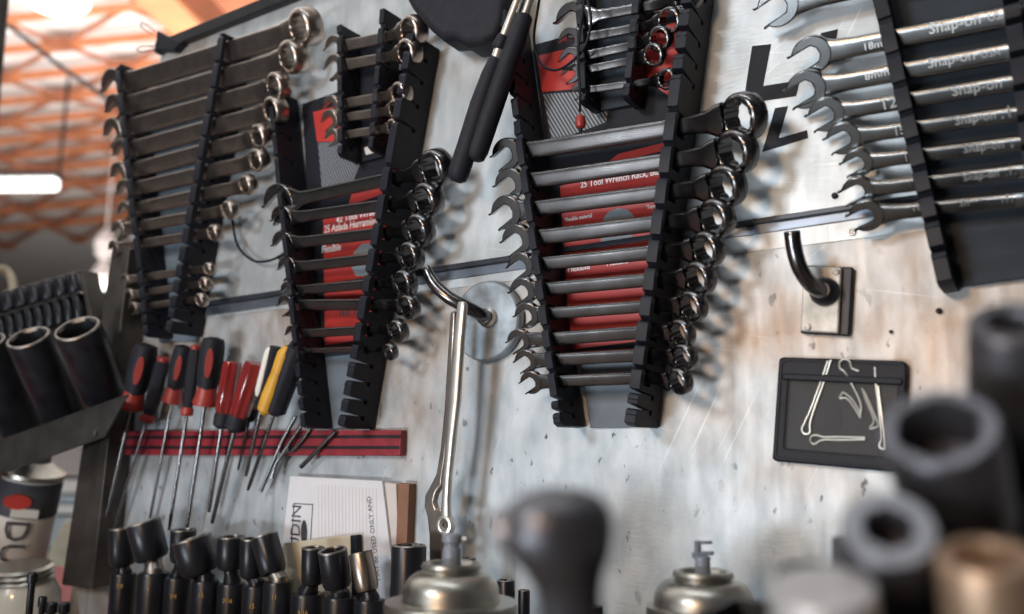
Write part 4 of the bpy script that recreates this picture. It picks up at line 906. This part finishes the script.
# ------------------------------------------------------------------ blurred things right in front of the lens
DK = .25
def Kp(x, y, d=DK): return dp(x, y, d)
s = mpp(Kp(560, 540))
t = thing('ratchet', 'dark steel ratchet with a rounded head, blurred in front of the bright sheet', 'ratchet', Kp(572, 690))
prof = [(620, 1230, 27), (600, 960, 26), (588, 760, 26), (585, 700, 26), (578, 660, 27), (572, 618, 29), (568, 590, 33), (564, 572, 40), (560, 556, 50), (558, 540, 55), (558, 524, 56), (559, 508, 51), (560, 498, 42), (560, 492, 28), (560, 490, 6)]
lp = []
for x, y, r_ in prof:
    q = Kp(x, y); lp.append([q + rt * (r_ * s * math.cos(2 * PI * k / 32)) + fw * (r_ * s * .8 * math.sin(2 * PI * k / 32)) for k in range(32)])
obj('head', loft(B(), lp), 'midsteel', t)
lp = [[Kp(x, y) + UPZ * (r_ * s * math.cos(2 * PI * k / 20)) + fw * (r_ * s * math.sin(2 * PI * k / 20)) for k in range(20)] for x, y, r_ in ((536, 533, 24), (512, 530, 22), (498, 528, 19), (490, 527, 12), (487, 527, 3))]
obj('selector', loft(B(), lp), 'lightsteel', t)
GF = 'blurred sockets heaped close to the lens'
def fsock(label, mouth, foot, rp, d, m, toward=.5, rim='midsteel', top=.72, step=None):
    T, Bt = Kp(*mouth, d), Kp(*foot, d); ax = (T - Bt); a = (ax.normalized() - fw * toward).normalized()
    return socket(label, T - a * ax.length, a, rp * mpp(T), ax.length, m, rim, group=GF, top=top, step=step)
fsock('big blurred black socket with gaping mouth just below the pouch corner', (938, 428), (1010, 560), 56, .25, 'midsteel', .55, 'midsteel', .74)
fsock('blurred grey socket with a small dark mouth below the gaping one', (888, 528), (925, 640), 46, .235, 'midsteel', .8, 'lightsteel', .55)
fsock('blurred dark socket at the picture edge under the dark rack', (1012, 322), (1065, 520), 40, .27, 'midsteel', .5, 'midsteel', .6)
fsock('blurred warm-toned steel socket lowest in the corner of the heap', (985, 556), (1015, 720), 46, .22, 'pink', .15, 'pink', .7)
fsock('pale blurred steel socket dome low on the side of the heap', (822, 588), (840, 720), 52, .23, 'satin', .12, 'satin', .06)
fsock('dark blurred socket peeking above the pale dome', (806, 572), (816, 680), 30, .27, 'impact', .1, 'impact', .6)
fsock('blurred black socket in the middle of the heap', (1000, 480), (1060, 620), 62, .29, 'impact', .3, 'impact', .7)
fsock('blurred grey socket behind the small-mouthed one', (930, 545), (950, 700), 42, .26, 'midsteel', .3, 'midsteel', .6)
# saw blade behind the heap
pts = [(832.5, 537)]
b = B(); yy = 537; edge = []
while yy < 800: edge += [(833.5, yy), (831.6, yy + 1.2)]; yy += 2.4
hsb = .20
poly = [wp(870, 536, hsb), wp(838, 536, hsb)] + [wp(x, y, hsb) for x, y in edge] + [wp(870, yy, hsb)]
prism(b, poly, OUT * .002)
tag(obj('saw_blade', b, 'darkmetal'), 'dark toothed saw blade standing behind the blurred socket heap', 'saw blade')
# open bin on the bench that carries the near sockets
bc = Kp(925, 720, .26); hx, hy = .085, .075; zt = Kp(900, 690, .23).z
t = thing('parts_bin', 'dark open parts bin under the blurred socket heap', 'bin', Vector((bc.x, bc.y, BENCH)))
for nm, dx, dy, ax_, ay_ in (('front_wall', 0, -hy, hx, .002), ('rear_wall', 0, hy, hx, .002), ('side_wall', -hx, 0, .002, hy), ('side_wall', hx, 0, .002, hy)):
    obj(nm, box(B(), Vector((bc.x + dx, bc.y + dy, (BENCH + zt) / 2)), Vector((ax_, 0, 0)), Vector((0, ay_, 0)), Vector((0, 0, (zt - BENCH) / 2))), 'darkmetal', t)
obj('bottom', box(B(), Vector((bc.x, bc.y, BENCH + .002)), Vector((hx, 0, 0)), Vector((0, hy, 0)), Vector((0, 0, .002))), 'darkmetal', t)

# ------------------------------------------------------------------ light
def area(name, loc, target, sx, sy, power, col):
    ld = bpy.data.lights.new(name, 'AREA'); ld.shape = 'RECTANGLE'; ld.size, ld.size_y = sx, sy; ld.energy = power; ld.color = col
    o = bpy.data.objects.new(name, ld); C.objects.link(o); o.location = loc
    o.rotation_euler = (Vector(target) - Vector(loc)).to_track_quat('-Z', 'Y').to_euler(); return o
ctr = Vector((0, 0, 1.5))
area('bench_lamp', (-.38, -2.0, 2.12), ctr, .34, .34, 20, (.88, .95, 1.0))
area('warm_lamp', (.12, -1.6, 1.70), ctr, .16, .16, 8.0, (1.0, .62, .33))
area('ceiling_tube', (.10, -.85, 3.30), (.05, 0, 1.5), 1.8, .05, 15, (.92, .97, 1.0))
area('low_fill', (-.45, -2.4, .72), ctr + Vector((.1, 0, -.2)), .9, .25, 34, (.88, .95, 1.0))  # unseen low fill, added to brighten the lower wall
fcen = zp(70, 90, 4.2)
area('roof_fill', (fcen.x, fcen.y, 1.5), (fcen.x - 1, fcen.y + 1, 6), 9, 9, 1450, (1.0, .96, .92))  # unseen fill panel, added to light the roof from below
W = bpy.data.worlds.new('world'); bpy.context.scene.world = W; W.use_nodes = True
bg = W.node_tree.nodes['Background']; bg.inputs['Color'].default_value = (.44, .46, .52, 1); bg.inputs['Strength'].default_value = .13
sc = bpy.context.scene
sc.view_settings.view_transform = 'Standard'; sc.view_settings.look = 'None'; sc.view_settings.gamma = 1; sc.view_settings.exposure = -0.24
sc.view_settings.use_curve_mapping = False
for o in list(bpy.data.objects):
    if '_line' in o: del o['_line']
